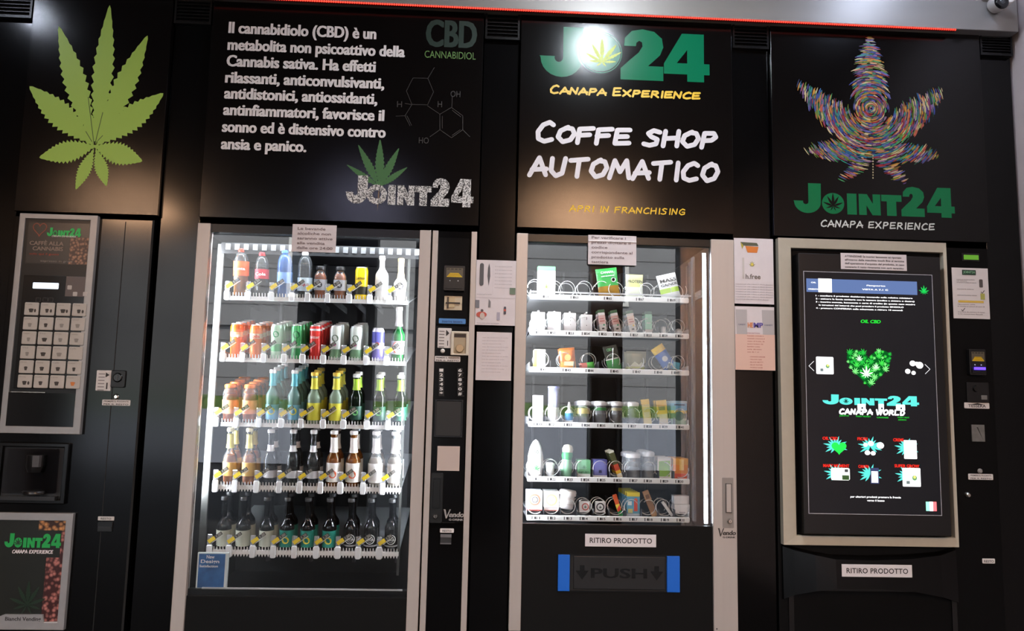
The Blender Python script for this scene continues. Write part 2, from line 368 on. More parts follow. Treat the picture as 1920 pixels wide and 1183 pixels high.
# storefront piers and the street behind the photographer (seen in reflections)
def band(p0, p1, L): return -0, at(p0, 600, L).x, at(p1, 600, L).x
PIER = P((30, 29, 30), .6)
Lm = -FRONT
for k, (p0, p1) in enumerate([(-420, -250), (60, 150), (556, 702), (775, 985), (1108, 1168), (1278, 1700)]):
    _, a, c = band(p0, p1, Lm); c = min(c, XR+.01)
    b = MB(); b.box(a, c, FRONT-.22, FRONT, 0, CEIL, PIER); struct('trim_%d' % (k+8), b, 'dark storefront pier behind the viewer')
b = MB(); b.box(XL-.3, XR+.3, FRONT-.3, FRONT, CEIL-.18, CEIL+.9, PIER); struct('trim_15', b, 'dark fascia over the storefront')
b = MB(); b.box(-30, 30, -26, FRONT-.2, -.12, -.02, mat('paving', (34, 34, 36), .9, spec=.05, grain=.15, gscale=4)); struct('pavement_outside', b, 'grey street paving outside')
b = MB(); b.box(-30, 30, -15, -14.6, 0, 1.15, mat('road_stand_in_pale', (118, 121, 130), .8, grain=.06, gscale=3)); struct('wall_road_stand_in', b, 'added pale low wall standing in for the reflected road')  # added wall, unseen directly; its reflection stands in for the pale road
HEDGE = mat('hedge_green', (66, 88, 32), .8, grain=.35, gscale=9)
b = MB()
for i in range(60):
    x = -15+i*.5; h = 1.43+random.uniform(-.05, .05); b.rbox(x, x+.49, -15.9, -15.1, 0, h, HEDGE, .12)
tag(link('hedge', b, None, kind='stuff'), 'clipped green hedge beyond the added low wall', 'hedge')
FAC = mat('stone_facade', (114, 112, 112), .85, grain=.08, gscale=2)
t = thing('apartment_building', 'pale stone building across the street', 'building', (0, -24, 0))
b = MB(); b.box(-28, 28, -24.5, -24, 0, 8.5, FAC)
b.box(-28, 28, -24, -23.85, 3.9, 4.15, FAC); b.box(-28, 28, -24, -23.7, 8.2, 8.6, FAC); link('wall', b, t)
DARKW = P((36, 40, 46), .15)
for i in range(9):
    x = -22+i*5.2
    b = MB(); b.box(x, x+1.3, -24.0, -23.93, 4.9, 7.1, P((190, 186, 180), .7)); o = link('window', b, t)
    b = MB(); b.box(x+.15, x+1.15, -23.94, -23.90, 5.05, 6.95, DARKW); link('pane', b, o)
for i in range(13):
    b = MB(); b.box(-28, 28, -24.0, -23.98, .3+i*.62, .33+i*.62, P((110, 106, 104), .9)); link('stone_joint', b, t)
# ceiling lamps (round spots) whose reflections fall on the sign panels
def lamp(px, py, L, r, col, watts, label):
    k = (CEIL-.045-CAM.z)/((at(px, py, 0).z-CAM.z)/3.2); y = -(k-3.2); x = CAM.x+(at(px, py, 0).x)*k/3.2
    t = thing('ceiling_lamp', label, 'ceiling lamp', (x, y, CEIL), 'round ceiling lamps behind the viewer')
    b = MB(); b.lathe([(r+.02, CEIL-.04), (r+.03, CEIL-.03), (r+.03, CEIL)], WHT, 24, x, y, True); link('housing', b, t)
    b = MB(); b.lathe([(r*.4, CEIL-.05), (r*.9, CEIL-.048), (r, CEIL-.041)], emis('lamp_glow_'+label[:4], col, watts), 24, x, y, True); link('diffuser', b, t)
lamp(1108, 90, 0, .055, (235, 245, 255), 200, 'small cold white ceiling spot before the coffee shop sign')
lamp(1085, 408, 0, .42, (255, 200, 155), 20, 'large warm ceiling lamp reflected under the coffee shop sign')
lamp(262, 398, 0, .40, (255, 200, 155), 20, 'large warm ceiling lamp reflected under the green leaf sign')
lamp(690, 385, 0, .20, (215, 215, 255), 9, 'small bluish ceiling lamp reflected under the text sign')
lamp(60, 30, 0, .05, (225, 235, 255), 40, 'small cold ceiling spot near the left wall')
lamp(1590, 20, 0, .10, (210, 225, 255), 12, 'small cold ceiling spot near the right wall')
# ================================================================= SIGN PANELS
ZS = 1.992; YP = -.014
def sign(x0, x1, label):
    t = thing('sign_panel', label, 'sign', ((x0+x1)/2, YP, ZS), 'printed sign panels above the machines')
    b = MB(); b.box(x0, x1, YP, .02, ZS, ZB-.002, BLACKV); link('panel', b, t, bev=.0015); return t
def leafpx(b, base, tips, y, m, teeth=12, peak=.42):
    p0 = at(*base)
    for k, (tx, ty, wpx, *bb) in enumerate(tips):
        q = at(tx, ty); p = at(*bb[0]) if bb else p0
        b.poly(leaflet(p.x, p.z, q.x, q.z, wpx*.00213, teeth, peak), y-.00002*k, m)
# 1 light green leaf
t = sign(-1.831, -1.274, 'black sign with a single large light green hemp leaf')
LG = mat('light_green_print', (168, 208, 84), .4); LGD = P((70, 96, 42), .4)
k = 1/2.8167; cp = lambda x, y: (x*k, y*k)
b = MB()
leafpx(b, cp(512, 790), [(*cp(588, 36), 42, cp(515, 770)), (*cp(320, 148), 47, cp(505, 770)), (*cp(787, 196), 47, cp(520, 770)), (*cp(166, 463), 54, cp(505, 775)), (*cp(870, 500), 54, cp(515, 775)),
                         (*cp(218, 838), 46, cp(520, 775)), (*cp(759, 857), 46, cp(500, 775)), (*cp(410, 1006), 27, cp(505, 790)), (*cp(571, 988), 27, cp(515, 790))], YP-.0006, LG, 15, .5)
c = at(*cp(512, 690)); b.disc(c.x, c.z, .05, YP-.0007, LG)
link('leaf_print', b, t)
b = MB()
for q in [((505, 762), (475, 520)), ((512, 762), (552, 600)), ((495, 755), (462, 700)), ((525, 750), (552, 722))]:
    p0, p1 = at(*cp(*q[0])), at(*cp(*q[1])); b.stroke([(p0.x, p0.z), (p1.x, p1.z)], .0028, YP-.0012, LGD, False)
link('leaf_veins', b, t)
# 2 paragraph
t = sign(-1.111, .005, 'wide black sign with a white paragraph of text and speckled logo')
WPR = P((238, 234, 234), .45); k2 = 1/2.688
for s, x0, y0, x1 in [('Il cannabidiolo (CBD) è un', 185, 165, 928), ('metabolita non psicoattivo della', 180, 250, 1072), ('Cannabis sativa. Ha effetti', 175, 332, 925), ('rilassanti, anticonvulsivanti,', 168, 415, 968),
                      ('antidistonici, antiossidanti,', 163, 495, 933), ('antinfiammatori, favorisce il', 158, 578, 968), ('sonno ed è distensivo contro', 152, 663, 975), ('ansia e panico.', 147, 750, 575)]:
    b = MB(); ptext(b, s, 360+x0*k2, y0*k2, 360+x1*k2, 21.5, WPR, YP, .0006, .05, 0.0); link('text_line', b, t)
b = MB(); ptext(b, 'CBD', 360+1180*k2, 230*k2, 360+1432*k2, 51, P((22, 46, 38), .45), YP, .0006, .045); link('heading_lettering', b, t); b = MB()
ptext(b, 'CANNABIDIOL', 360+1172*k2, 290*k2, 360+1430*k2, 14, P((92, 132, 70), .45), YP, .0006, .0)
link('heading_lettering', b, t)
b = MB(); DG = P((44, 42, 42), .5)
def pl(*pts): return [(at(360+x*k2, y*k2).x, at(360+x*k2, y*k2).z) for x, y in pts]
for q in [((1190, 402), (1218, 470), (1188, 535), (1110, 533), (1082, 465), (1115, 400), (1190, 402), (1222, 348)), ((1110, 533), (1075, 590), (1030, 592)), ((1075, 590), (1100, 640)), ((1085, 590), (1108, 638)), ((1075, 528), (1108, 533)),
          ((1188, 540), (1250, 582), (1250, 660), (1308, 700), (1365, 660), (1365, 590), (1308, 548), (1250, 582)), ((1310, 548), (1312, 495)), ((1250, 660), (1200, 695)), ((1365, 660), (1400, 695)), ((1262, 592), (1262, 652)), ((1312, 562), (1355, 595)), ((1312, 688), (1352, 660))]:
    b.stroke(pl(*q), .0022, YP-.0006, DG)
for s, x, y, x1 in [('H', 1033, 540, 1058), ('H', 1238, 540, 1260), ('OH', 1303, 488, 1352), ('HO', 1143, 722, 1193)]:
    ptext(b, s, 360+x*k2, y*k2, 360+x1*k2, 12, DG, YP, .0006)
link('molecule_print', b, t)
b = MB(); MG = P((62, 112, 62), .45)
leafpx(b, (712, 352), [(360+950*k2, 708*k2, 19), (360+840*k2, 735*k2, 17), (360+1045*k2, 752*k2, 17), (360+782*k2, 835*k2, 13), (360+1087*k2, 848*k2, 13)], YP-.0006, MG, 12)
leafpx(b, (712, 350), [(360+936*k2, 1068*k2, 3)], YP-.0004, P((120, 100, 80), .5), 0)
link('leaf_print', b, t)
# speckled chalk logo
SPK = mat('chalk_print', (190, 190, 190), .5); nt = SPK.node_tree; bb = nt.nodes['Principled BSDF']
no = nt.nodes.new('ShaderNodeTexNoise'); no.inputs['Scale'].default_value = 210; no.inputs['Detail'].default_value = 2
tc = nt.nodes.new('ShaderNodeTexCoord'); cr = nt.nodes.new('ShaderNodeValToRGB'); cr.color_ramp.elements[0].position = .44; cr.color_ramp.elements[1].position = .54
cr.color_ramp.elements[0].color = L3(70, 70, 70); cr.color_ramp.elements[1].color = L3(225, 225, 222)
nt.links.new(tc.outputs['Object'], no.inputs['Vector']); nt.links.new(no.outputs['Fac'], cr.inputs[0]); nt.links.new(cr.outputs[0], bb.inputs['Base Color'])
b = MB(); p = at(648, 383); q = at(887, 390); logo(b, p.x, q.x, at(648, 382).z-.002, YP-.0012, SPK, 'ring', s=.118); link('logo_print', b, t)
# 3 coffee shop
t = sign(.162, 1.057, 'black sign with big green logo and large handwritten white words')
GRN = mat('green_print', (8, 116, 78), .22, spec=.3); YEL = P((232, 190, 48), .45); WH2 = P((222, 218, 222), .45)
k3 = 1/2.629; g = lambda x, y: at(880+x*k3, y*k3)
b = MB(); z = g(400, 380).z; H = .098*.96
def put(G, xa, xb, ya, yb):
    A = g(xa, yb); B = g(xb, ya); w_ = B.x-A.x; h_ = B.z-A.z
    for q in G:
        mx = max(p[0] for p in q); mn = min(p[0] for p in q); b.poly([(A.x+(p[0]-mn)/(mx-mn)*w_, A.z+p[1]*h_) for p in q], YP-.0006, GRN)
put(GJ, 343, 560, 144, 382); put(G2, 742, 952, 157, 398)
A = g(955, 405); B = g(1178, 180); g4poly(b, A.x, A.z, B.z-A.z, (B.x-A.x)/1.06/(B.z-A.z), YP-.0006, GRN)
link('logo_lettering', b, t)
b = MB(); c = g(644, 266); R_ = .0985
b.disc(c.x, c.z, R_, YP-.0009, BLACKV, n=40); b.disc(c.x, c.z, R_*.93, YP-.0011, GRN, n=40); b.ringflat(c.x, c.z, R_*.85, R_*.89, YP-.0013, BLACKV, 40)
link('logo_disc', b, t)
b = MB(); s = R_*.72; leaf(b, c.x+.006, c.z-.042, s, YP-.0015, P((200, 215, 90), .45), [(0, 1.45, .3), (-.6, 1.1, .26), (.85, 1.1, .26), (-.95, .5, .2), (1.15, .65, .2), (-.75, .05, .16), (.85, .05, .16), (-.3, -.25, .12), (.25, -.25, .12)], 6); link('leaf_print', b, t)
b = MB(); marker(b, 'CANAPA EXPERIENCE', g(395, 460).x, g(1130, 490).x, g(395, 466).z, .034, YP-.0006, YEL, .26, caps={0, 7}, slope=0); link('yellow_lettering', b, t); b = MB()
marker(b, 'APRI IN FRANCHISING', g(492, 1045).x, g(1058, 1060).x, g(492, 1045).z, .024, YP-.0006, P((240, 196, 60), .5, spec=.2), .2); link('yellow_lettering', b, t)
b = MB(); marker(b, 'COFFE SHOP', g(325, 700).x, g(1208, 730).x, g(325, 702).z, .082, YP-.0006, WH2, .245, caps={0}); link('white_lettering', b, t); b = MB()
marker(b, 'AUTOMATICO', g(295, 865).x, g(1220, 900).x, g(295, 868).z, .074, YP-.0006, WH2, .27); link('white_lettering', b, t)
# 4 coloured leaf
t = sign(1.225, 2.142, 'black sign with a multicoloured swirling leaf over a green logo')
k4 = 1/2.517; g = lambda x, y: at(1400+x*k4, y*k4)
base = g(588, 715); eye = g(578, 517)
LF = [(g(572, 168), .145, g(582, 690)), (g(232, 395), .118, base), (g(922, 425), .118, base), (g(272, 718), .085, base), (g(902, 742), .085, base), (g(434, 865), .052, base), (g(748, 874), .052, base)]
def inleaf(x, z):
    if math.hypot(x-eye.x, z-eye.z) < .062: return True
    for tip, wd, ba in LF:
        dx, dz = tip.x-ba.x, tip.z-ba.z; l = math.hypot(dx, dz); u_ = ((x-ba.x)*dx+(z-ba.z)*dz)/l; v_ = abs(-(x-ba.x)*dz+(z-ba.z)*dx)/l; q = u_/l
        if 0 < q < 1:
            pk = .45; ww = wd/2*(math.sin(PI*(.12+.88*q/pk)/2) if q < pk else math.cos(PI/2*((q-pk)/(1-pk)))**.85)
            if v_ < ww*(1.05+.12*math.sin(q*60)): return True
    return False
PAL = [(60, 150, 130), (80, 90, 160), (190, 110, 90), (120, 140, 60), (205, 190, 150), (110, 80, 130), (165, 60, 60), (50, 110, 150), (90, 160, 110), (200, 150, 70), (60, 70, 110), (150, 120, 150), (40, 90, 70), (120, 120, 180)]
PALM = [P(tuple(min(255, int(max(0, v*1.15-42))) for v in c), .45) for c in PAL]
b = MB(); r = .004
while r < .42:
    a = random.uniform(0, 1)
    while a < 2*PI+.5:
        ln = random.uniform(.012, .045); da = min(ln/r, 1.6); am = a+da/2
        if inleaf(eye.x+r*math.cos(am), eye.z+r*math.sin(am)) and random.random() < .93:
            n = max(3, int(da/.12)); n = min(n, 10); mk = PALM[int(7*math.sin(int(r/.011)*2.1)+3*math.sin(a*2.3+int(r/.02)*1.7)+random.uniform(-1.3, 1.3)+28) % len(PALM)]; w0 = random.uniform(.0030, .0058); vs_ = []
            for i in range(n+1):
                aa = a+da*i/n; ww = w0*(math.sin(PI*(.1+.8*i/n)))/2
                vs_ += [(eye.x+(r-ww)*math.cos(aa), YP-.0006-.00001*random.random(), eye.z+(r-ww)*math.sin(aa)), (eye.x+(r+ww)*math.cos(aa), YP-.0006, eye.z+(r+ww)*math.sin(aa))]
            b.add(vs_, [(2*i, 2*i+1, 2*i+3, 2*i+2) for i in range(n)], mk)
        a += da*random.uniform(.8, 1.02)
    r += random.uniform(.0028, .0036)
for i in range(9):
    p = g(588, 740+i*13); b.disc(p.x, p.z, .0026, YP-.0007, PALM[4], n=6, rz=.004)
link('leaf_print', b, t)
b = MB(); p = g(215, 1008); q = g(974, 1026); JG = P((16, 112, 66), .25, spec=.3)
logo(b, p.x, q.x, g(600, 1018).z-.002, YP-.0006, JG, None, BLACKV, s=.128); link('logo_print', b, t)
b = MB(); marker(b, 'CANAPA EXPERIENCE', g(342, 1070).x, g(878, 1085).x, g(342, 1071).z-.001, .0265, YP-.0006, P((205, 210, 205), .5), .2); link('white_lettering', b, t)
# ================================================================= COFFEE MACHINE
XA, XB_ = -1.834, at(291, 412).x; ZT = 1.975
t = thing('coffee_machine', 'tall gloss black coffee vending machine with grid of white drink buttons', 'vending machine', ((XA+XB_)/2, .1, 0))
CM = t; xm = at(190, 600, 0).x+.003
b = MB(); b.box(XA, XB_-.002, .0, .72, .02, ZT, BLACKG); link('body', b, t, bev=.002)
def q(*a, Y=0.0): return rc(*a, Y)
x0, x1, z0, z1 = q(43, 401, 192, 406); xr = at(158, 814).x; zb = at(80, 813).z; xl = at(43, 403).x; xr = at(191, 405).x
Y0 = -.022
b = MB(); b.frame(xl, xr-.005, zb, z1-.002, .02, Y0, 0, FRAMEG, (.022, .028, .028, .02)); link('upper_frame', b, t, bev=.002)
b = MB(); b.box(xl+.02, xr-.03, Y0+.006, 0, zb+.025, z1-.02, BLACKP); link('fascia', b, t)
def bean_mat(name, sc_, base=(60, 24, 22), hi=(200, 130, 120)):
    m = bpy.data.materials.new(name); m.use_nodes = True; nt = m.node_tree; bb = nt.nodes['Principled BSDF']; bb.inputs['Roughness'].default_value = .35
    tc = nt.nodes.new('ShaderNodeTexCoord'); vo = nt.nodes.new('ShaderNodeTexVoronoi'); vo.inputs['Scale'].default_value = sc_; cr = nt.nodes.new('ShaderNodeValToRGB')
    cr.color_ramp.elements[0].color = L3(*hi); cr.color_ramp.elements[1].color = L3(*base); cr.color_ramp.elements[0].position = .12; cr.color_ramp.elements[1].position = .62
    nt.links.new(tc.outputs['Object'], vo.inputs['Vector']); nt.links.new(vo.outputs['Distance'], cr.inputs[0]); nt.links.new(cr.outputs[0], bb.inputs['Base Color']); return m
BEAN = bean_mat('coffee_bean_print', 70); BEAN2 = bean_mat('faded_bean_print', 90, (70, 45, 35), (190, 140, 110))
kc = 1/2.75; g = lambda x, y, Y=Y0: at(x*kc, 390+y*kc, Y)
yy = Y0+.0055
a, c = g(145, 70), g(478, 292); b = MB(); b.box(a.x, c.x, yy, Y0+.01, c.z, a.z, P((44, 40, 38), .25)); b.box(g(360, 160).x, c.x, yy-.0004, yy, c.z, g(360, 150).z, BEAN2); tp = link('advert_panel', b, t)
b = MB(); p, q_ = g(238, 128), g(415, 128); logo(b, p.x, q_.x, p.z-.012, yy-.0012, P((20, 200, 90), .4), s=.035, leafm=P((30, 40, 30)))
marker(b, 'CANAPA EXPERIENCE', g(265, 134).x, g(390, 134).x, g(265, 134).z-.010, .006, yy-.0012, WPR)
for s, xx0, y_, xx1, h in [('CAFFÈ ALLA', 150, 180, 325, 9), ('CANNABIS', 165, 208, 322, 7)]: text(b, s, g(xx0, y_).x, g(xx1, y_).x, g(xx0, y_).z-.006, .016, yy-.0012, P((150, 130, 115)), .03)
text(b, 'solo qui il gusto', g(148, 238).x, g(300, 238).x, g(148, 238).z, .008, yy-.0012, P((190, 70, 45))); text(b, 'espresso in grani', g(205, 275).x, g(370, 275).x, g(205, 275).z, .008, yy-.0012, P((150, 140, 130)))
pts = [(g(200, 130).x+.026*math.sin(i/20*2*PI)**3*(1.0), g(200, 105).z+.0018*(13*math.cos(i/20*2*PI)-5*math.cos(i/10*2*PI)-2*math.cos(i/20*6*PI)-math.cos(i/20*8*PI))) for i in range(21)]
b.stroke(pts, .0035, yy-.0012, P((150, 70, 45), .4)); link('advert_lettering', b, tp)
a, c = g(128, 345), g(420, 940); b = MB(); b.box(a.x-.004, c.x-.012, yy-.004, Y0+.01, c.z+.002, a.z, P((10, 10, 11), .15)); kp = link('keypad_panel', b, t, bev=.001)
yk = yy-.0045
a, c = g(170, 383), g(300, 418); b = MB(); b.rbox(a.x, c.x, yk-.001, yk+.001, c.z, a.z, E_((215, 228, 248), .35), .003); link('display', b, t, 'lit pale blue display')
a, c = g(343, 352), g(458, 458); b = MB(); b.box(a.x, c.x-.002, yk-.0006, yk+.001, c.z, a.z, P((98, 88, 86), .4))
for xx, y_ in [(348, 398), (376, 432), (428, 432)]: a = g(xx, y_); b.rbox(a.x, a.x+.017, yk-.0012, yk, a.z-.017, a.z, P((200, 195, 190), .4), .003)
link('price_card', b, t)
b = MB()
for xx in (185, 222, 250): a = g(xx, 462); b.frame(a.x, a.x+.018, a.z-.016, a.z, .0012, yk-.0005, yk, P((70, 70, 70)))
link('symbol_prints', b, t)
BT = mat('button_white', (198, 194, 186), .4, grain=.03); DB = P((60, 55, 50), .5); LB = P((150, 146, 138), .5); OB = P((214, 130, 60), .5)
for r_ in range(6):
    for c_ in range(4):
        xx = 165+c_*82-(r_*8.2)*(1)+0; y_ = 520+r_*74.5+c_*1.8
        p = g(xx, y_); p.x = g(165+c_*82, 520).x-.0; w_ = .0125*1.02; w_ = .0250
        s_ = .0265
        b = MB(); b.rbox(p.x-s_, p.x+s_, yk-.006, yk, p.z-s_*.95, p.z+s_*.95, BT, .004)
        o = link('button', b, t)
        b = MB(); yb = yk-.0066
        text(b, ['Caffè', 'Latte', 'Cacao', 'Thè', 'Orzo', 'Ginseng'][(r_+c_) % 6], p.x-s_*.8, p.x+s_*.1, p.z+s_*.55, .0055, yb, LB)
        rr = random.Random(r_*7+c_)
        if (r_, c_) not in ((3, 3),):
            mm = OB if (r_, c_) == (5, 3) else (DB if (r_ in (0, 4) or c_ == 1 or r_ == 5) else LB)
            sx = .006+.004*rr.random(); b.poly([(p.x-sx, p.z-.002), (p.x+sx, p.z-.002), (p.x+sx*.6, p.z-.014), (p.x-sx*.6, p.z-.014)], yb, mm)
            b.disc(p.x, p.z-.002, sx*1.1, yb-.0002, mm, n=12, rz=.003)
            if r_ == 0 or (r_, c_) == (5, 0): b.disc(p.x+.015, p.z-.007, .004, yb, DB, n=10, rz=.007)
        link('button_print', b, o)
a, c = g(60, 944), g(405, 1120); b = MB(); b.box(xl+.022, xr-.033, Y0+.001, Y0+.008, zb+.028, a.z-.004, P((14, 14, 15), .12)); link('lower_fascia', b, t)
b = MB(); b.box(xl+.03, xl+.16, Y0-.002, Y0+.002, a.z-.004, a.z-.001, CHROME); link('fascia_edge', b, t)
# coin side: slot, labels
kq = 1/2.75
def lab(name, pa, pb, y, parent, s=None, m=WHITEP, r=.003, lines=0, y1=0.0, tm=INK, bold=.02, mg=.12, th=.001, label=None):
    a, c = at(*pa, 0), at(*pb, 0); b = MB(); b.rbox(a.x, c.x, y, y1 if y1 > y else y+th, c.z, a.z, m, min(r, (a.z-c.z)*.3)); o = link(name, b, parent, label)
    if s:
        b = MB(); n = len(s); H_ = (a.z-c.z)/n
        for i, q0 in enumerate(s): text(b, q0, a.x+(c.x-a.x)*mg, c.x-(c.x-a.x)*mg, a.z-H_*(i+.78), H_*.5, y-.0005, tm, bold)
        link('lettering', b, o)
    return o
o = lab('price_label', (182, 694), (207, 733), -.001, t)
b = MB(); p = at(184, 697); text(b, '▶', 0, 0.001, 0, 0, 0, INK)
b = MB()
for i in range(6): z = at(184, 699).z-i*.0125; b.box(at(184, 700).x+.003, at(184, 700).x+.027, -.0016, -.001, z-.006, z-.002, P((150, 145, 145)))
p = at(201, 703); b.poly([(p.x-.005, p.z+.010), (p.x+.009, p.z), (p.x-.005, p.z-.010)], -.0016, INK); b.box(p.x, p.x+.005, -.0016, -.001, p.z-.055, p.z-.03, INK)
link('label_print', b, o)
b = MB(); a, c = at(210, 694), at(235, 727); b.rbox(a.x, c.x, -.006, .0, c.z, a.z, BLACKP, .006); o = link('coin_slot', b, t); b = MB(); p = at(222, 708); ycyl(b, [(.014, -.010), (.018, -.008), (.019, -.005)], p.x, p.z, P((10, 10, 10), .25), 20); b.box(p.x-.002, p.x+.002, -.012, -.009, p.z-.011, p.z+.011, P((60, 60, 60), .3)); link('slot_ring', b, o)
b = MB(); p = at(218, 744); ycyl(b, [(.006, -.006), (.0115, -.003), (.012, .0)], p.x, p.z, CHROME, 18); link('reject_button', b, t)
lab('coin_label', (192, 749), (244, 761), -.001, t, ['PREMERE IL PULSANTE', 'PER IL RESTO'], lines=2, mg=.06)
lab('change_label', (184, 968), (214, 976), -.001, t, ['RESTO'], r=.002, mg=.18, m=P((205, 203, 200), .4))
b = MB(); a, c = at(184, 978), at(211, 997); b.rbox(a.x, c.x, -.004, .0, c.z, a.z, P((9, 9, 9), .3), .003); b.box(a.x+.004, c.x-.004, -.006, -.003, c.z+.004, a.z-.018, P((32, 32, 33), .3)); link('coin_return', b, t)
# seams
b = MB(); xs = at(197, 900).x; b.box(xs-.0015, xs+.0015, -.0008, .002, .1, ZT-.01, P((3, 3, 3), .6)); link('door_seam', b, t)
# cup recess
a, c = at(2, 828), at(124, 945); RX0, RX1, RZ0, RZ1 = a.x, c.x, c.z, a.z
b = MB(); b.frame(RX0, RX1, RZ0, RZ1, .018, -.018, 0.0, P((10, 10, 10), .2)); link('recess_frame', b, t, bev=.004)
b = MB(); b.box(RX0+.018, RX1-.018, -.003, 0.0, RZ0+.018, RZ1-.018, P((40, 39, 40), .45)); link('recess_back', b, t)
b = MB(); p = at(70, 870); b.lathe([(.03, p.z-.03), (.036, p.z-.01), (.036, p.z+.035)], P((20, 20, 21), .3), 20, p.x, -.004); b.box(p.x+.004, p.x+.028, -.045, -.004, p.z-.008, p.z+.035, P((75, 74, 76), .4)); link('spout', b, t)
b = MB(); p = at(68, 922); b.lathe([(.04, p.z-.008), (.042, p.z+.004), (.038, p.z+.006)], P((30, 30, 31), .25), 24, p.x, -.01); b.box(RX0+.03, RX1-.03, -.03, -.002, RZ0+.015, RZ0+.03, P((40, 40, 41), .3)); link('drip_tray', b, t)
b = MB(); b.rbox(RX0+.028, RX1-.03, -.022, -.019, RZ0+.04, RZ1-.022, glass('smoked_flap', (.55, .55, .57), .05), .01); link('recess_flap', b, t)
# lower advert
xr2 = at(142, 964).x; z1 = at(100, 961).z; z0 = at(100, 1179).z; xl2 = xl+.0
b = MB(); b.frame(xl2, xr2, z0, z1, .02, -.02, 0, FRAMEG, (.024, .026, .03, .028)); link('lower_frame', b, t, bev=.002)
b = MB(); b.box(xl2+.02, xr2-.02, -.012, 0, z0+.02, z1-.02, P((36, 38, 34), .25)); lp = link('advert_panel', b, t)
k6 = 1/2.936; g = lambda x, y: at(x*k6, 780+y*k6, -.012)
b = MB(); a, c = g(215, 575), g(385, 1125); b.box(g(245, 900).x, xr2-.026, -.0128, -.012, z0+.025, g(0, 775).z, BEAN); b.box(g(215, 600).x, xr2-.026, -.0128, -.012, g(0, 625).z, z1-.028, bean_mat('amber_bean_print', 60, (50, 25, 12), (225, 160, 100))); b.box(g(335, 700).x, xr2-.026, -.0128, -.012, g(0, 775).z, g(0, 625).z, BEAN); link('bean_print', b, lp)
b = MB(); leaf(b, g(150, 1040).x, g(150, 1040).z, .07, -.0134, P((30, 50, 34), .3), SMALL, 8); link('leaf_print', b, lp)
b = MB(); p, q_ = g(22, 722), g(335, 722); logo(b, p.x, q_.x, p.z, -.0134, P((30, 170, 80), .4), s=.052, leafm=P((25, 35, 25)))
marker(b, 'CANAPA EXPERIENCE', g(68, 752).x, g(292, 752).x, p.z-.021, .012, -.0134, WPR); link('logo_print', b, lp)
b = MB(); p = g(15, 1130); b.poly([(xl2+.024, z0+.026), (g(248, 1130).x, z0+.026), (g(242, 1088).x, z0+.056), (g(32, 1080).x, z0+.056), (xl2+.024, z0+.03)], -.0214, FRAMEG, .008)
text(b, 'Bianchi Vending', g(36, 1118).x, g(232, 1118).x, z0+.034, .014, -.0218, INK, .04); link('maker_plate', b, t)
b = MB(); xs = at(250, 1000).x; b.box(XB_-.010, XB_-.002, -.001, .001, .1, ZT, P((2, 2, 2), .7)); link('edge_gap', b, t)
# ================================================================= helpers for the two product machines
def prism(b, pts, y0, y1, m): b.poly(pts, y0, m, y1-y0)
ORD = ['first', 'second', 'third', 'fourth', 'fifth', 'sixth', 'seventh', 'eighth', 'ninth', 'tenth']
NBEH = ['', 'directly behind the front one', 'third from the front', 'fourth from the front', 'fifth from the front']
# ================================================================= DRINKS MACHINE (glass front, five sloping shelves)
ZM = 1.968
X0, X1 = -1.114, .001
sx1 = at(396, 429).x; sx2 = at(788, 429).x; sx3 = at(809, 429).x; sx4 = at(812, 429).x; sx5 = at(822.5, 429).x; sx6 = at(884.5, 432).x
zg = at(500, 1118).z; zt = at(560, 424).z
t = thing('drinks_machine', 'tall glass-fronted drinks machine with five lit shelves of cans and bottles', 'vending machine', ((X0+X1)/2, .1, 0)); M1 = t
for nm, q_ in (('side_panel', (X0, X0+.008, .03, .80, .03, ZM)), ('side_panel', (sx3-.004, sx3, .03, .80, .03, ZM)), ('back_panel', (X0, sx3, .78, .80, .03, ZM)), ('roof_panel', (X0, sx3, .03, .80, ZM-.02, ZM)), ('base', (X0, sx3, .03, .80, .03, zg-.06))):
    b = MB(); b.box(*q_, INNER); link(nm, b, t)
b = MB(); b.box(sx1, sx2, -.002, .03, .03, zg, BLACKM); link('lower_panel', b, t, bev=.002)
b = MB(); b.box(sx1, sx2, -.002, .03, zt-.035, ZM, BLACKP); link('top_panel', b, t)
b = MB(); b.box(X0, sx1, -.012, .03, .03, ZM, SILVER); link('door_edge', b, t, bev=.002)
b = MB(); b.box(sx2, sx3, -.012, .03, .03, ZM, SILVER); link('door_edge', b, t, bev=.002)
b = MB(); b.box(sx1+.001, sx2-.001, .008, .012, zg, zt-.035, PANE); link('glass_pane', b, t, 'clear glass pane')
b = MB(); b.box(sx1, sx2, .012, .05, zg-.002, zg+.022, BLACKP); b.box(sx1+.05, sx2-.02, .014, .022, zg+.022, zg+.027, P((190, 192, 195), .3)); link('glass_sill', b, t)
# led light strips inside the door frame
yl = .045
for (a, c) in ((X0+.010, X0+.020), (sx3-.018, sx3-.008)):
    b = MB(); b.box(a, c, yl, yl+.012, zg+.35, zt-.06, LEDS); link('led_tube', b, t)
b = MB(); b.box(sx1+.03, sx2-.03, .035, .05, zt-.030, zt-.020, LED); link('led_tube', b, t)
for px in (411, 767):
    a = at(px, 470, .09).x; b = MB(); hw_ = .013 if px < 500 else .005; b.box(a-hw_, a+hw_, .112, .124, zg+.06, zt-.06, mat('upright_%d' % px, (58, 60, 58), .35)); link('shelf_upright', b, t)
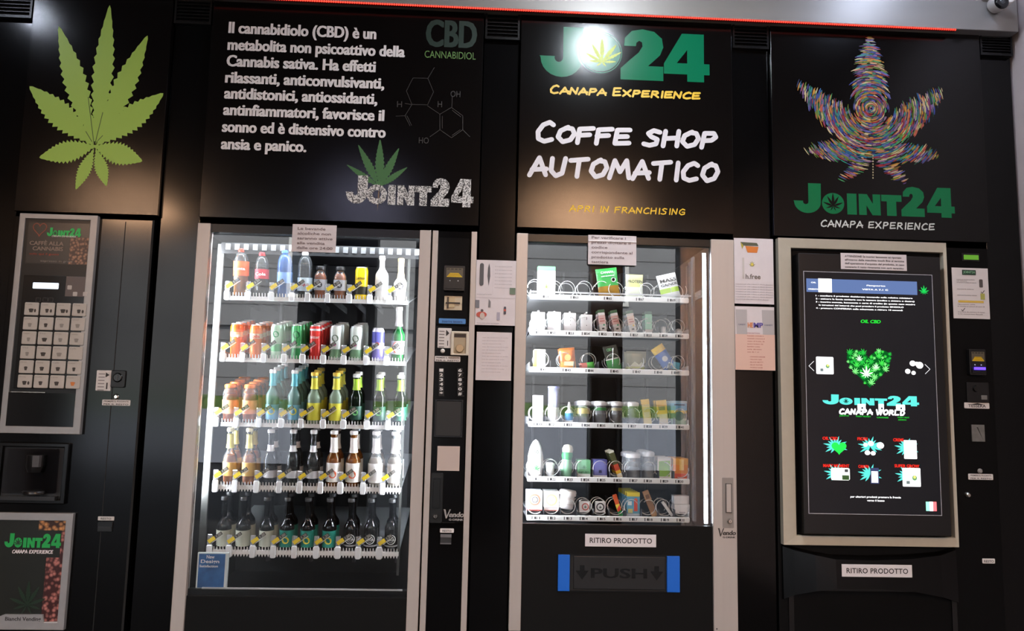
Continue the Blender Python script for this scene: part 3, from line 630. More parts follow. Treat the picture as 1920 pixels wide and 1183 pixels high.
# inner back ribs and ceiling grille
b = MB()
for i in range(5): xx = sx1+.12+i*.2; b.box(xx, xx+.012, .70, .74, zg, zt, P((34, 34, 36), .5))
link('back_rail', b, t)
b = MB()
for i in range(26): xx = sx1+.03+i*.037; b.box(xx, xx+.02, .10, .104, zt-.085, zt-.06, P((110, 112, 114), .4))
b.box(sx1+.01, sx2-.01, .105, .30, zt-.10, zt-.055, P((30, 31, 33), .4)); link('air_grille', b, t, kind=None)
YS = .13; TILT = math.tan(math.radians(11))
rows = [(562, [452, 491, 534, 572, 601, 638, 678, 716, 751.5]), (677, [444, 480.6, 519.6, 557.5, 592, 630, 668, 709, 747]),
        (798, [432, 469, 511, 552, 589, 630, 667.5, 711, 750]), (915, [431, 467, 507, 549, 587, 625.5, 662, 704, 740]), (1036, [420, 456, 500, 538, 577, 617.5, 657.5, 695, 734])]
TAGY = P((236, 208, 40), .4, emit=(236, 208, 40), es=.0); TAGK = P((58, 56, 52), .4)
RZ = []; CX_ = []
rx0 = at(424, 640, .10).x; rx1 = at(762, 640, .10).x
for r_, (py, xs) in enumerate(rows):
    z = at(600, py, .10).z; RZ.append(z)
    b = MB(); b.box(rx0, rx1, .098, .108, z-.010, z+.006, RAIL)
    b.add([(rx0, .108, z), (rx1, .108, z), (rx1, .68, z+.572*TILT), (rx0, .68, z+.572*TILT), (rx0, .108, z-.006), (rx1, .108, z-.006), (rx1, .68, z-.006+.572*TILT), (rx0, .68, z-.006+.572*TILT)],
          [(0, 1, 2, 3), (7, 6, 5, 4), (0, 4, 5, 1), (3, 2, 6, 7), (0, 3, 7, 4), (1, 5, 6, 2)], mat('shelf_tray_%d' % r_, (120, 122, 124), .5))
    sh = link('shelf', b, t, ['topmost shelf', 'second shelf from the top', 'middle shelf', 'second shelf from the bottom', 'bottom shelf'][r_])
    b = MB(); n = 62
    for i in range(n):
        xx = rx0+(rx1-rx0)*(i+.5)/n; b.add([(xx-.0022, .094, z), (xx+.0022, .094, z), (xx+.0022, .098, z), (xx-.0022, .098, z), (xx-.0012, .090, z+.020), (xx+.0012, .090, z+.020), (xx+.0012, .093, z+.020), (xx-.0012, .093, z+.020)],
                                           [(0, 1, 5, 4), (1, 2, 6, 5), (2, 3, 7, 6), (3, 0, 4, 7), (4, 5, 6, 7)], RAIL)
        if r_ >= 3: b.add([(xx-.004, .096, z-.010), (xx+.004, .096, z-.010), (xx, .096, z-.020)], [(0, 1, 2)], RAIL)
    link('front_comb', b, sh, kind='stuff')
    for c_, px in enumerate(xs):
        xx = at(px, py-30, YS).x; CX_.append((r_, c_, xx))
        # divider bracket left of the column
        xd = xx-.043
        b = MB(); b.rbox(xd-.011, xd+.011, .086, .096, z-.022 if r_ > 2 else z-.012, z+.026, P((225, 228, 230), .35), .006); b.box(xd-.0015, xd+.0015, .096, .60, z+.002, z+.03, CLEARP)
        b.rbox(xd-.010, xd+.010, .088, .092, z+.026, z+.066, CLEARP, .003); link('divider', b, sh)
        # price tag: yellow lozenge and dark slanted plate
        b = MB(); u = Vector((math.cos(math.radians(36)), math.sin(math.radians(36)))); v_ = Vector((-u.y, u.x)); o_ = Vector((xd+.008, z+.046))
        def pr(a0, a1, h0, h1, y, m_): b.poly([tuple(o_+u*a0+v_*h0), tuple(o_+u*a1+v_*h0), tuple(o_+u*a1+v_*h1), tuple(o_+u*a0+v_*h1)], y, m_, .0012)
        pr(-.012, .018, -.008, .007, .078, TAGY); pr(.020, .050, -.007, .006, .078, TAGK); pr(.0, .05, -.012, -.0095, .078, P((205, 205, 200), .4))
        v, f = glyphs('1.20' if c_ % 3 else '1.00'); mx = max(p[0] for p in v)
        b.add([(o_.x+(u*(.023+p[0]/mx*.024)+v_*(-.005+p[1]*.013)).x, .0775, o_.y+(u*(.023+p[0]/mx*.024)+v_*(-.005+p[1]*.013)).y) for p in v], f, P((190, 188, 180), .4))
        link('price_tag', b, sh)
# ---- drink models, origin at the base centre
def lproto(name, parts):
    """parts: list of (partname, builder, label) -> Empty prototype with children"""
    t_ = bpy.data.objects.new(name, None); t_.empty_display_size = .03; C.objects.link(t_); LOC[t_.name] = (0, 0, 0)
    for pn, b_, *lb in parts: link(pn, b_, t_, lb[0] if lb else None)
    return t_
def band_(r, z0, z1, m, n=18, e=.0006):
    b_ = MB(); b_.lathe([(r+e, z0), (r+e, z1)], m, n, caps=False); return b_
def front_print(b_, r, fn): pass
def wrap_text(b_, s, r, z, h, wid, m, e=.0012):        # lettering bent round the front (-y) of a cylinder
    v, f = glyphs(s, .03); a = min(p[0] for p in v); c = max(p[0] for p in v)
    out = []
    for p in v:
        an = ((p[0]-a)/(c-a)-.5)*wid/r; out.append(((r+e)*math.sin(an), -(r+e)*math.cos(an), z+p[1]/.73*h))
    b_.add(out, f, m)
def wrap_disc(b_, r, z, rad, m, e=.001, n=16, rz=None):
    out = []
    for i in range(n):
        an = rad*math.cos(2*PI*i/n)/r; out.append(((r+e)*math.sin(an), -(r+e)*math.cos(an), z+(rz or rad)*math.sin(2*PI*i/n)))
    b_.add(out, [list(range(n))], m)
ALU = mat('can_lid', (205, 206, 208), .3, .8)
def can(name, h, r, col, art=None, band2=None, txt=None, tcol=(235, 235, 235)):
    m_ = mat('can_print', col, .28, .15); b = MB(); b.lathe([(r*.86, 0), (r*.98, .004), (r, .010), (r, h-.014), (r*.84, h-.003)], m_, 18)
    l = MB(); l.lathe([(r*.84, h-.0035), (r*.86, h), (r*.80, h), (r*.78, h-.003), (.0005, h-.003)], ALU, 18, caps=False); l.box(-.004, .004, -.012, .002, h-.003, h-.001, ALU)
    ps = [('body', b), ('lid', l)]
    p = MB()
    if band2:
        for z0, z1, c2 in band2: p.lathe([(r+.0004, z0), (r+.0004, z1)], P(c2, .35), 18, caps=False)
    if art:
        for z_, rad, c2 in art: wrap_disc(p, r, z_, rad, P(c2, .35))
    if txt: wrap_text(p, txt, r, h*.62, .012, r*1.5, P(tcol, .4), .0016)
    if p.v: ps.append(('label_print', p))
    return lproto(name, ps)
def bottle(name, h, r, gl, neck=.012, capc=(230, 230, 230), shoulder=.5, label=None, necklab=None, liquid=None, txt=None, tcol=(60, 60, 60), disc=None, pet=False, wide=0):
    b = MB(); zs = h*shoulder; zn = h*(shoulder+.2)
    prof = [(r*.85, 0), (r, .006), (r, zs*.98)] + [(neck+(r-neck)*(.5+.5*math.cos(PI*i/6)), zs+(zn-zs)*i/6) for i in range(1, 7)] + [(neck*.95, h-.022), (neck*1.1, h-.018), (neck*1.1, h-.012)]
    if pet: prof = [(r*.8, 0), (r, .01), (r*.97, zs*.45), (r, zs*.6), (r, zs)]+[(neck+(r-neck)*(math.cos(PI/2*i/5)), zs+(h*.92-zs)*math.sin(PI/2*i/5)) for i in range(1, 6)]+[(neck, h-.012)]
    b.lathe(prof, gl, 18); ps = [('body', b)]
    k = MB(); k.lathe([(neck*1.25, h-.014), (neck*1.28, h-.004), (neck*1.1, h)], P(capc, .35), 16); ps.append(('cap', k))
    if liquid:
        q_ = MB(); rr = r*.9; q_.lathe([(rr*.85, .004), (rr, .01), (rr, zs*.98), (rr*.7, zs+.015)], liquid, 14); ps.append(('drink', q_))
    if label:
        z0, z1, c2 = label; L = band_(r, z0, z1, P(c2, .45))
        if disc: wrap_disc(L, r, disc[0], disc[1], P(disc[2], .4), .0018)
        if txt: wrap_text(L, txt, r, (z0+z1)/2-.006, .012, r*1.5, P(tcol, .4), .0024)
        ps.append(('label', L))
    if necklab:
        z0, z1, c2 = necklab; L = MB(); L.lathe([(neck*1.05+.001, z1), (neck*1.05+.001, z0+(z1-z0)*.4), (neck*1.35+.001, z0)][::-1], P(c2, .4), 16, caps=False); ps.append(('neck_label', L))
    return lproto(name, ps)
G_CL = glass('clear_bottle', (.86, .88, .88), .03, (200, 205, 208), .12); G_TEAL = glass('pale_teal_bottle', (.6, .8, .78), .04, (140, 185, 178), .45); G_YG = glass('frosted_lime_bottle', (.7, .8, .65), .06, (160, 185, 160), .55)
G_DG = glass('dark_green_bottle', (.05, .12, .05), .04, (12, 26, 14), .6); G_AM = glass('amber_bottle', (.65, .36, .1), .03, (150, 92, 35), .4); G_GRN = glass('green_bottle', (.08, .3, .12), .03, (20, 100, 45), .75)
G_BL = glass('blue_pet', (.35, .55, .9), .05, (90, 140, 215), .4); G_DK = glass('dark_clear_bottle', (.35, .36, .37), .03, (40, 42, 44), .3); G_SM = glass('smoky_bottle', (.55, .57, .58), .03, (90, 94, 96), .25)
ORJ = P((240, 120, 20), .35); ORL = P((245, 140, 10), .35); COLA = P((30, 16, 14), .25); WHB = P((240, 240, 242), .3); WHL = (232, 232, 230)
K = {}
K['fanta'] = (lambda: bottle('soda_bottle', .198, .031, G_CL, .011, (225, 50, 30), .62, (.085, .145, (236, 110, 60)), None, ORL, 'Fanta', (245, 245, 250), None, True), 'plastic bottle of orange soda with red cap')
K['cola'] = (lambda: bottle('soda_bottle', .185, .028, G_CL, .011, (225, 30, 40), .6, (.075, .115, (215, 60, 75)), None, COLA, 'Cola', (250, 245, 245), None, True), 'small plastic bottle of dark cola with red label')
K['bluew'] = (lambda: bottle('water_bottle', .197, .031, G_BL, .012, (60, 110, 220), .6, (.06, .105, (120, 165, 225)), None, None, None, (0, 0, 0), None, True), 'blue plastic water bottle')
K['clearw'] = (lambda: bottle('water_bottle', .192, .030, G_CL, .012, (225, 228, 235), .58, (.03, .085, (205, 222, 232)), None, None, 'acqua', (200, 60, 70), None, True), 'clear plastic water bottle with pale label')
K['juice'] = (lambda: bottle('juice_bottle', .135, .0265, G_CL, .015, (40, 40, 42), .68, (.035, .08, (170, 170, 172)), None, ORJ, None, (0, 0, 0), (.058, .012, (50, 50, 55))), 'small round glass bottle of orange juice')
K['ycan'] = (lambda: can('drink_can', .136, .0265, (240, 205, 20), None, [(.022, .055, (40, 38, 20))], 'Lemon', (60, 50, 20)), 'slim yellow and black drink can')
K['vodka'] = (lambda: bottle('spirit_bottle', .186, .027, WHB, .011, (240, 240, 245), .55, (.04, .085, (225, 225, 228))), 'frosted white spirit mixer bottle')
K['spumante'] = (lambda: bottle('wine_bottle', .178, .028, P((225, 222, 215), .3), .011, (240, 200, 120), .4, (.02, .075, (240, 240, 240)), (.095, .165, (250, 225, 175)), None, None, (0, 0, 0), (.062, .014, (40, 40, 45))), 'sparkling wine bottle with pale gold neck')
K['ocan'] = (lambda: can('drink_can', .140, .0255, (240, 110, 30), None, [(.085, .105, (250, 200, 150))], 'orange', (250, 250, 245)), 'slim orange drink can')
K['ocan2'] = (lambda: can('drink_can', .136, .0255, (238, 120, 50), None, [(.08, .1, (245, 215, 190))], 'soda', (235, 90, 50)), 'slim orange and cream drink can')
K['gwcan'] = (lambda: can('drink_can', .140, .0255, (180, 215, 190), [(.1, .013, (40, 150, 90))], [(.03, .06, (90, 180, 120))]), 'slim pale green and white drink can')
K['gcan'] = (lambda: can('drink_can', .140, .0255, (60, 165, 95), [(.1, .015, (20, 100, 60))], [(.045, .055, (190, 225, 200))]), 'slim bright green drink can')
K['rcan'] = (lambda: can('drink_can', .140, .0255, (220, 50, 45), None, [(.118, .126, (225, 225, 225))], 'bitter', (235, 200, 195)), 'slim red drink can')
K['tcan'] = (lambda: can('drink_can', .140, .0255, (205, 215, 210), [(.09, .014, (90, 110, 90)), (.062, .006, (225, 80, 170))], [(.01, .045, (110, 150, 115))]), 'slim white and green iced tea can')
K['bcan'] = (lambda: can('drink_can', .136, .0255, (215, 215, 235), [(.07, .008, (225, 60, 60))], [(.075, .12, (75, 75, 190)), (.01, .05, (130, 120, 215))]), 'slim silver and violet drink can')
K['beer'] = (lambda: bottle('beer_bottle', .225, .0285, G_GRN, .0115, (235, 235, 238), .45, (.03, .085, (225, 228, 222)), (.145, .215, (240, 240, 242)), None, "Beck's", (30, 30, 30), (.058, .024, (205, 70, 55))), 'green beer bottle with white foil neck')
K['obot'] = (lambda: bottle('tea_bottle', .152, .031, G_CL, .019, (238, 120, 40), .66, (.035, .09, (250, 165, 120)), (.118, .146, (240, 115, 25)), P((245, 110, 20), .35), None, (0, 0, 0), None, True), 'squat orange tea bottle with orange cap')
K['teal'] = (lambda: bottle('cooler_bottle', .215, .028, G_TEAL, .0115, (235, 240, 242), .5, (.015, .075, (110, 175, 205)), (.15, .2, (95, 190, 205)), None, None, (0, 0, 0), (.05, .015, (225, 215, 70))), 'pale teal cooler bottle with white cap')
K['lime'] = (lambda: bottle('cooler_bottle', .208, .029, G_YG, .0125, (225, 190, 70), .5, (.015, .085, (205, 200, 60)), (.14, .185, (210, 205, 60))), 'frosted lime bottle with yellow neck')
K['dbeer'] = (lambda: bottle('beer_bottle', .205, .0265, G_DG, .012, (225, 228, 225), .52, (.02, .075, (30, 75, 60)), (.14, .185, (160, 205, 50)), None, None, (0, 0, 0), (.05, .012, (110, 190, 110))), 'dark green beer bottle with lime neck label')
K['spritz'] = (lambda: bottle('aperitif_bottle', .225, .0275, G_CL, .0115, (230, 225, 190), .45, (.035, .09, (225, 185, 110)), (.145, .2, (225, 215, 120)), P((240, 125, 20), .3)), 'clear bottle with orange drink, gold neck')
K['gin'] = (lambda: bottle('tonic_bottle', .222, .0275, G_SM, .0115, (215, 215, 218), .45, (.03, .06, (200, 200, 203)), (.135, .16, (215, 215, 218)), None, None), 'clear tonic bottle with white label')
K['amber'] = (lambda: bottle('beer_bottle', .222, .030, G_AM, .013, (232, 232, 235), .45, (.018, .095, (236, 234, 228)), (.135, .195, (238, 236, 232)), None, None, (0, 0, 0), (.05, .016, (225, 95, 50))), 'amber bottle, white label, orange dot')
K['paleb'] = (lambda: bottle('beer_bottle', .222, .030, G_CL, .013, (235, 235, 238), .45, (.018, .095, (238, 236, 235)), (.135, .195, (238, 238, 238)), P((225, 205, 180), .4)), 'pale beer bottle with wide white labels')
K['wlab'] = (lambda: bottle('lemonade_bottle', .205, .029, G_DK, .011, (60, 62, 64), .42, (.012, .075, (190, 195, 180))), 'dark clear bottle with plain pale label')
K['tlab'] = (lambda: bottle('cooler_bottle', .205, .029, G_DK, .011, (60, 62, 64), .42, (.012, .078, (30, 130, 115)), None, None, None, (0, 0, 0), (.04, .014, (215, 200, 60))), 'dark clear bottle with teal label')
K['slab'] = (lambda: bottle('soda_bottle', .205, .028, G_DK, .011, (60, 62, 64), .42, (.018, .024, (150, 150, 150)), None, None, None, (0, 0, 0)), 'clear bottle with round white emblem')
PROTO = {}
def place(kind, x, y, z, label, group, scale=1.0, rot=None):
    if kind not in PROTO:
        p = K[kind][0](); PROTO[kind] = p
        if kind == 'slab':
            L = MB(); r = .028
            for R1, R0 in ((.020, .017), (.012, .0105)):
                for i in range(24):
                    a0, a1 = 2*PI*i/24, 2*PI*(i+1)/24; vv = []
                    for a_, R_2 in ((a0, R0), (a0, R1), (a1, R1), (a1, R0)):
                        an = R_2*math.cos(a_)/r; vv.append(((r+.0012)*math.sin(an), -(r+.0012)*math.cos(an), .048+R_2*math.sin(a_)))
                    L.add(vv, [(0, 1, 2, 3)], P((215, 215, 215), .4))
            wrap_text(L, 'SODA', r, .043, .010, .03, P((215, 215, 215), .4)); link('emblem_print', L, p)
        tag(p, label, KCAT.get(kind, 'bottle'), group); o = p; o.location = (x, y, z)
        if rot is not None: o.rotation_euler = rot
    else: o = dup(PROTO[kind], (x, y, z), label, group, rot)
    return o
KCAT = {k_: ('can' if 'can' in k_ and k_ != 'candy' else 'bottle') for k_ in K}
plan = [(['fanta', 'cola', 'bluew', 'clearw', 'juice', 'juice', 'ycan', 'vodka', 'spumante'], [1]*9),
        (['ocan', 'ocan2', 'gwcan', 'gcan', 'rcan', 'tcan', 'tcan', 'bcan', 'beer'], [4, 4, 4, 4, 5, 4, 4, 1, 1]),
        (['obot', 'obot', 'teal', 'teal', 'lime', 'lime', 'dbeer', 'dbeer', 'dbeer'], [4, 4, 4, 4, 3, 3, 2, 2, 2]),
        (['spritz', 'spritz', 'gin', 'gin', 'gin', 'amber', 'amber', 'paleb', 'paleb'], [2]*9),
        (['wlab', 'wlab', 'wlab', 'tlab', 'tlab', 'tlab', 'slab', 'slab', 'slab'], [2]*9)]
SHN = ['top shelf', 'second shelf', 'middle shelf', 'fourth shelf', 'bottom shelf']
pos = {(r_, c_): xx for r_, c_, xx in CX_}
tl = math.radians(11)
for r_, (ks, ns) in enumerate(plan):
    for c_, (kk, n) in enumerate(zip(ks, ns)):
        for d_ in range(n):
            pitch = .058 if r_ in (1,) else .064
            y = YS+.006+d_*pitch; z = RZ[r_]+(y-.108)*TILT+.004
            where = ('%s back in ' % ORD[d_] if n > 1 else '')+'column %s, %s' % (['one', 'two', 'three', 'four', 'five', 'six', 'seven', 'eight', 'nine'][c_], SHN[r_])
            g_ = 'drinks on the %s of the drinks machine' % SHN[r_]
            place(kk, pos[(r_, c_)], y, z, K[kk][1]+', '+where, g_, rot=(tl*.7, 0, 0))
# leaflet card at the bottom left behind the glass
a, c = at(371, 1036, .03), at(418, 1104, .03)
b = MB(); b.box(a.x, c.x+.012, .03, .045, c.z, a.z, P((215, 225, 225), .4)); b.box(a.x+.006, c.x+.002, .0285, .03, c.z+.004, a.z-.004, mat('blue_card', (40, 82, 130), .35, grain=.6, gscale=18))
for s_, xx, wz, hh in [('New', .035, .017, .013), ('Design', .014, .034, .013), ('Satisfaction', .010, .050, .009)]:
    text(b, s_, a.x+xx, min(a.x+xx+(.03 if s_ == 'New' else .07), c.x-.004), a.z-wz-.004, hh, .028, WHB, .02)
tag(link('leaflet_card', b), 'blue leaflet card leaning inside the drinks machine at bottom left', 'leaflet')
# coin column of the drinks machine
b = MB(); b.box(sx4, X1, .0, .80, .03, ZM, BLACKG); link('coin_column', b, t)
b = MB(); b.box(sx4, sx5, -.012, .0, .03, ZM, SILVER); link('column_edge', b, t, bev=.0015)
b = MB(); b.box(sx6, X1, -.012, .0, .03, ZM, SILVER); link('column_edge', b, t, bev=.0015)
b = MB(); xa, xb = sx5, sx6; z1 = at(850, 446).z; z2 = at(850, 610).z; b.rbox(xa+.002, xb-.006, -.006, 0, z2+.002, z1, P((16, 16, 17), .12), .004); link('payment_panel', b, t)
b = MB(); z3 = at(850, 980).z; b.rbox(xa+.002, xb-.004, -.006, 0, z3, z2-.003, P((14, 14, 15), .14), .004); link('control_panel', b, t)
def validator(parent, x0, y0, x1, y1, Y=-.006, glow=False):
    a, c = at(x0, y0, Y), at(x1, y1, Y); H_ = a.z-c.z; W_ = c.x-a.x
    b = MB(); b.rbox(a.x, c.x, Y-.022, Y, c.z, a.z, P((15, 15, 16), .35), .004); o = link('banknote_reader', b, parent, 'black banknote reader with yellow arrow print')
    yf = Y-.0225; b = MB(); zt_ = a.z-H_*.10; zb_ = a.z-H_*.47; b.box(a.x+W_*.12, c.x-W_*.10, yf-.0006, yf, zb_, zt_, P((95, 88, 72), .3))
    b.poly([(a.x+W_*.14, zb_+.001), (c.x-W_*.12, zb_+.001), (c.x-W_*.30, zb_+H_*.17), (a.x+W_*.30, zb_+H_*.17)], yf-.0012, P((236, 200, 30), .4))
    for i in range(3): z_ = zb_+H_*(.04+.045*i); b.box(a.x+W_*(.2+.03*i), c.x-W_*(.2+.03*i), yf-.0018, yf-.0012, z_, z_+.0018, P((150, 120, 10), .4))
    for i in range(4): b.box(a.x+W_*(.16+.18*i), a.x+W_*(.28+.18*i), yf-.0012, yf-.0006, zt_-.007, zt_-.003, P((40, 38, 34), .4))
    link('arrow_print', b, o)
    b = MB(); b.box(a.x+W_*.1, c.x-W_*.08, yf-.004, yf, a.z-H_*.92, a.z-H_*.74, P((5, 5, 5), .4))
    if glow: b.box(a.x+W_*.2, c.x-W_*.15, yf-.010, yf-.004, a.z-H_*.80, a.z-H_*.70, emis('violet_glow', (90, 60, 255), .6))
    link('note_slot', b, o)
    b = MB()
    for fx in (.3, .68): ycyl(b, [(.0018, yf-.0025), (.0026, yf)], a.x+W_*fx, a.z-H_*.61, WHB, 10)
    link('screw', b, o)
validator(t, 833, 499, 871, 547)
b = MB(); a, c = at(833.5, 555, -.006), at(866, 582, -.006); b.box(a.x, c.x, -.010, -.006, c.z, a.z, mat('beige_plate', (205, 190, 162), .4)); mzz = (a.z+c.z)/2
o = link('card_reader', b, t, 'beige card reader plate'); b = MB(); b.box(a.x+.016, a.x+.042, -.014, -.010, c.z+.010, a.z-.006, P((200, 180, 140), .35)); b.box(a.x+.012, a.x+.018, -.015, -.010, c.z+.006, a.z-.004, P((60, 45, 35))); b.box(a.x+.006, c.x-.008, -.016, -.010, mzz-.0025, mzz+.0025, P((40, 30, 26))); link('card_slot', b, o)
o = lab('blue_label', (823, 597), (873, 608), -.0075, t, ['inserire tessera'], m=P((78, 140, 205), .4), tm=P((30, 70, 130), .5), y1=-.006)
o = lab('price_label', (821.5, 615), (846, 653), -.0075, t, y1=-.006)
b = MB(); p = at(822, 617)
for i in range(6): z = p.z-.006-i*.0125; b.box(p.x+.004, p.x+.025, -.0085, -.0076, z-.005, z-.001, P((140, 136, 136)))
p = at(838, 625); b.poly([(p.x-.003, p.z+.014), (p.x+.010, p.z), (p.x-.003, p.z-.012)], -.0085, INK); b.box(p.x+.003, p.x+.006, -.0086, -.0076, p.z-.05, p.z-.030, INK); link('label_print', b, o)
a, c = at(846, 621, -.006), at(878.5, 667, -.006)
b = MB(); b.frame(a.x, c.x, c.z, a.z, .012, -.018, -.006, mat('ivory_bezel', (225, 218, 200), .35), (.012, .012, .007, .010)); o = link('coin_slot', b, t, 'ivory coin slot surround', bev=.004)
b = MB(); b.box(a.x+.011, c.x-.011, -.009, -.006, c.z+.006, a.z-.009, P((176, 160, 132), .35)); b.box(a.x+.013, c.x-.013, -.010, -.008, a.z-.024, a.z-.012, P((60, 50, 45), .5)); link('slot_plate', b, o)
b = MB(); ycyl(b, [(.014, -.020), (.0165, -.017), (.0165, -.009)], (a.x+c.x)/2, c.z+.028, mat('worn_brass', (190, 165, 130), .35, .4), 24); link('coin_flap', b, o)
b = MB(); p = at(830, 658, -.006); ycyl(b, [(.005, -.012), (.0085, -.010), (.009, -.006)], p.x, p.z, P((238, 236, 230), .3), 16); link('reject_button', b, t)
lab('coin_label', (815.5, 667.5), (863, 679), -.0075, t, ['PREMERE IL PULSANTE', 'PER IL RESTO'], mg=.05, y1=-.006)
b = MB()
for i in range(6):
    for k_, px in enumerate((827.5, 862.5)):
        p = at(px, 694+i*8.7+k_*.3, -.006); s_ = ('123450', '67890#')[0][i] if k_ == 0 else '67890#'[i]
        s_ = ('12345*' if k_ == 0 else '67890#')[i]
        text(b, s_, p.x-.0065, p.x+.0065, p.z-.006, .012, -.0105, P((235, 235, 232), .4), .04)
        b.box(p.x-.010, p.x+.016 if k_ else p.x+.012, -.0070, -.0062, p.z-.0098, p.z-.0090, P((120, 120, 120), .4))
link('keypad_digits', b, t)
b = MB()
for i in range(6):
    for px in (827.5, 862.5):
        p = at(px, 694+i*8.7, -.006); b.rbox(p.x-.0105, p.x+.0105, -.0098, -.006, p.z-.0078, p.z+.0078, P((22, 22, 23), .3), .002)
link('keypad', b, t, kind='stuff')
a, c = at(815.5, 748, -.006), at(867, 821, -.006)
b = MB(); b.frame(a.x, c.x, c.z, a.z, .008, -.010, -.006, P((26, 27, 30), .25)); link('window_bezel', b, t, bev=.002)
b = MB(); b.box(a.x+.007, c.x-.007, -.008, -.006, c.z+.007, a.z-.007, P((26, 26, 27), .4)); link('selection_window', b, t)
a, c = at(808, 886, -.006), at(829, 981, -.006)
b = MB(); b.rbox(a.x, c.x, -.010, -.006, c.z, a.z, P((13, 13, 13), .35), .006); b.frame(a.x+.008, c.x-.008, c.z+.055, a.z-.018, .003, -.016, -.010, P((24, 24, 25), .3)); b.box(a.x+.012, c.x-.012, -.018, -.010, c.z+.060, a.z-.024, P((14, 14, 14), .3)); link('door_handle', b, t)
b = MB(); p = at(816.5, 968, -.01); ycyl(b, [(.006, -.018), (.0095, -.014), (.010, -.010)], p.x, p.z, CHROME, 18); b.box(p.x-.001, p.x+.001, -.0186, -.017, p.z-.004, p.z+.004, INK); link('lock', b, t)
b = MB(); SG = P((158, 156, 154), .4); p = at(831, 973, -.006); q_ = at(869, 973, -.006)
def vendo(b, x0, x1, z, y, m_):
    W_ = x1-x0; b.poly([(x0, z+W_*.42), (x0+W_*.10, z+W_*.42), (x0+W_*.17, z+W_*.1), (x0+W_*.30, z+W_*.42), (x0+W_*.36, z+W_*.42), (x0+W_*.17, z-W_*.03), (x0+W_*.12, z-W_*.03), (x0+W_*.03, z+W_*.34)], y, m_)
    text(b, 'endo', x0+W_*.27, x1, z+W_*.05, W_*.26, y, m_, .05, shear=.2, caph=.73); text(b, 'G-DRINK', x0+W_*.28, x1, z-W_*.12, W_*.1, y, m_, .05)
vendo(b, p.x, q_.x, p.z+.004, -.0066, SG); link('maker_lettering', b, t)
lab('change_label', (825, 990.5), (851, 999), -.002, t, ['RESTO'], r=.003, mg=.18, y1=0)
a, c = at(826, 1001), at(846, 1020); b = MB(); b.box(a.x, c.x, -.003, 0, c.z, a.z, P((52, 52, 53), .35)); b.box(a.x, c.x, -.007, -.003, a.z-.012, a.z, P((110, 110, 112), .3)); b.box(a.x, c.x, -.006, -.003, c.z, c.z+.004, P((110, 110, 112), .3)); link('coin_return', b, t)
# ================================================================= PRODUCT MACHINE (spiral shelves behind glass)
Xa, Xb = .162, 1.057
ga = at(990, 437).x; gb = at(1331, 447).x; zg2 = at(1150, 984).z; zt2 = at(1150, 458).z; zpt = at(1150, 441).z
t = thing('product_machine', 'tall glass-fronted spiral vending machine with six lit shelves of small packets', 'vending machine', ((Xa+Xb)/2, .1, 0)); M2 = t
for nm, q_ in (('side_panel', (Xa, Xa+.008, .03, .80, .03, ZM)), ('side_panel', (gb+.012, Xb, .0, .80, .03, ZM)), ('back_panel', (Xa, Xb, .78, .80, .03, ZM)), ('roof_panel', (Xa, Xb, .03, .80, ZM-.012, ZM)), ('base', (Xa, Xb, .03, .80, .03, zg2-.03))):
    b = MB(); b.box(*q_, INNER); link(nm, b, t)
b = MB(); b.box(ga, gb, -.004, .03, .03, zg2, BLACKM); link('lower_panel', b, t, bev=.002)
b = MB(); b.box(ga, gb, -.004, .03, zt2, ZM, BLACKP); link('top_panel', b, t, bev=.001)
b = MB(); b.box(Xa, ga, -.014, .03, at(960, 1181).z, ZM, SILVER); link('door_edge', b, t, bev=.002)
b = MB(); b.box(gb, Xb, -.014, 0, .03, ZM, SILVER); link('door_edge', b, t, 'wide silver door edge with lock', bev=.002)
b = MB(); b.box(ga+.001, gb-.001, .006, .010, zg2, zt2, PANE); link('glass_pane', b, t, 'clear glass pane')
b = MB(); xl_ = at(1318.5, 700, .035).x; b.box(xl_-.002, xl_+.014, .030, .036, zg2+.005, at(1320, 474, .03).z, P((225, 228, 232), .3))
n = 110; zz0 = zg2+.008; zz1 = at(1320, 476, .03).z
LEDB = emis('led_bead', (235, 244, 255), 8)
o = link('led_strip', b, t); b = MB()
for i in range(n):
    z = zz0+(zz1-zz0)*(i+.5)/n; b.box(xl_, xl_+.011, .0275, .030, z-.0036, z+.0036, LEDB)
link('led_bulbs', b, o, kind='stuff')
b = MB(); b.box(Xa+.010, Xa+.018, .045, .057, zg2+.02, zt2-.02, LEDS); link('led_tube', b, t)
b = MB(); b.box(ga+.02, gb-.05, .035, .047, zt2+.004, zt2+.014, LED); link('led_tube', b, t)
for k_, px in enumerate((1297, 1304, 1311)):
    xx = at(px, 700, .10).x; b = MB(); b.box(xx-.004, xx+.004, .06+.1*k_, .09+.1*k_, zg2+.01, zt2-.03, P((70, 72, 76), .3)); link('shelf_upright', b, t)
b = MB()
for i in range(6): xx = ga+.08+i*.14; b.box(xx, xx+.012, .70, .74, zg2, zt2, P((30, 30, 32), .5))
link('back_rail', b, t)
def coil_mesh(r=.0315, wr=.0017, pitch=.055, turns=2):
    b = MB(); N = 20*turns
    b.tube([(r*math.sin(2*PI*i/20), pitch*i/20, r*math.cos(2*PI*i/20)) for i in range(N+1)], wr, WIRE, 5); return b.mesh('coil')
COIL = coil_mesh(); COILB = coil_mesh(.034, .0014, .06, 2)
cols10 = [(200, 315, 435, 560, 685, 800, 920, 1040, 1160, 1280), ]
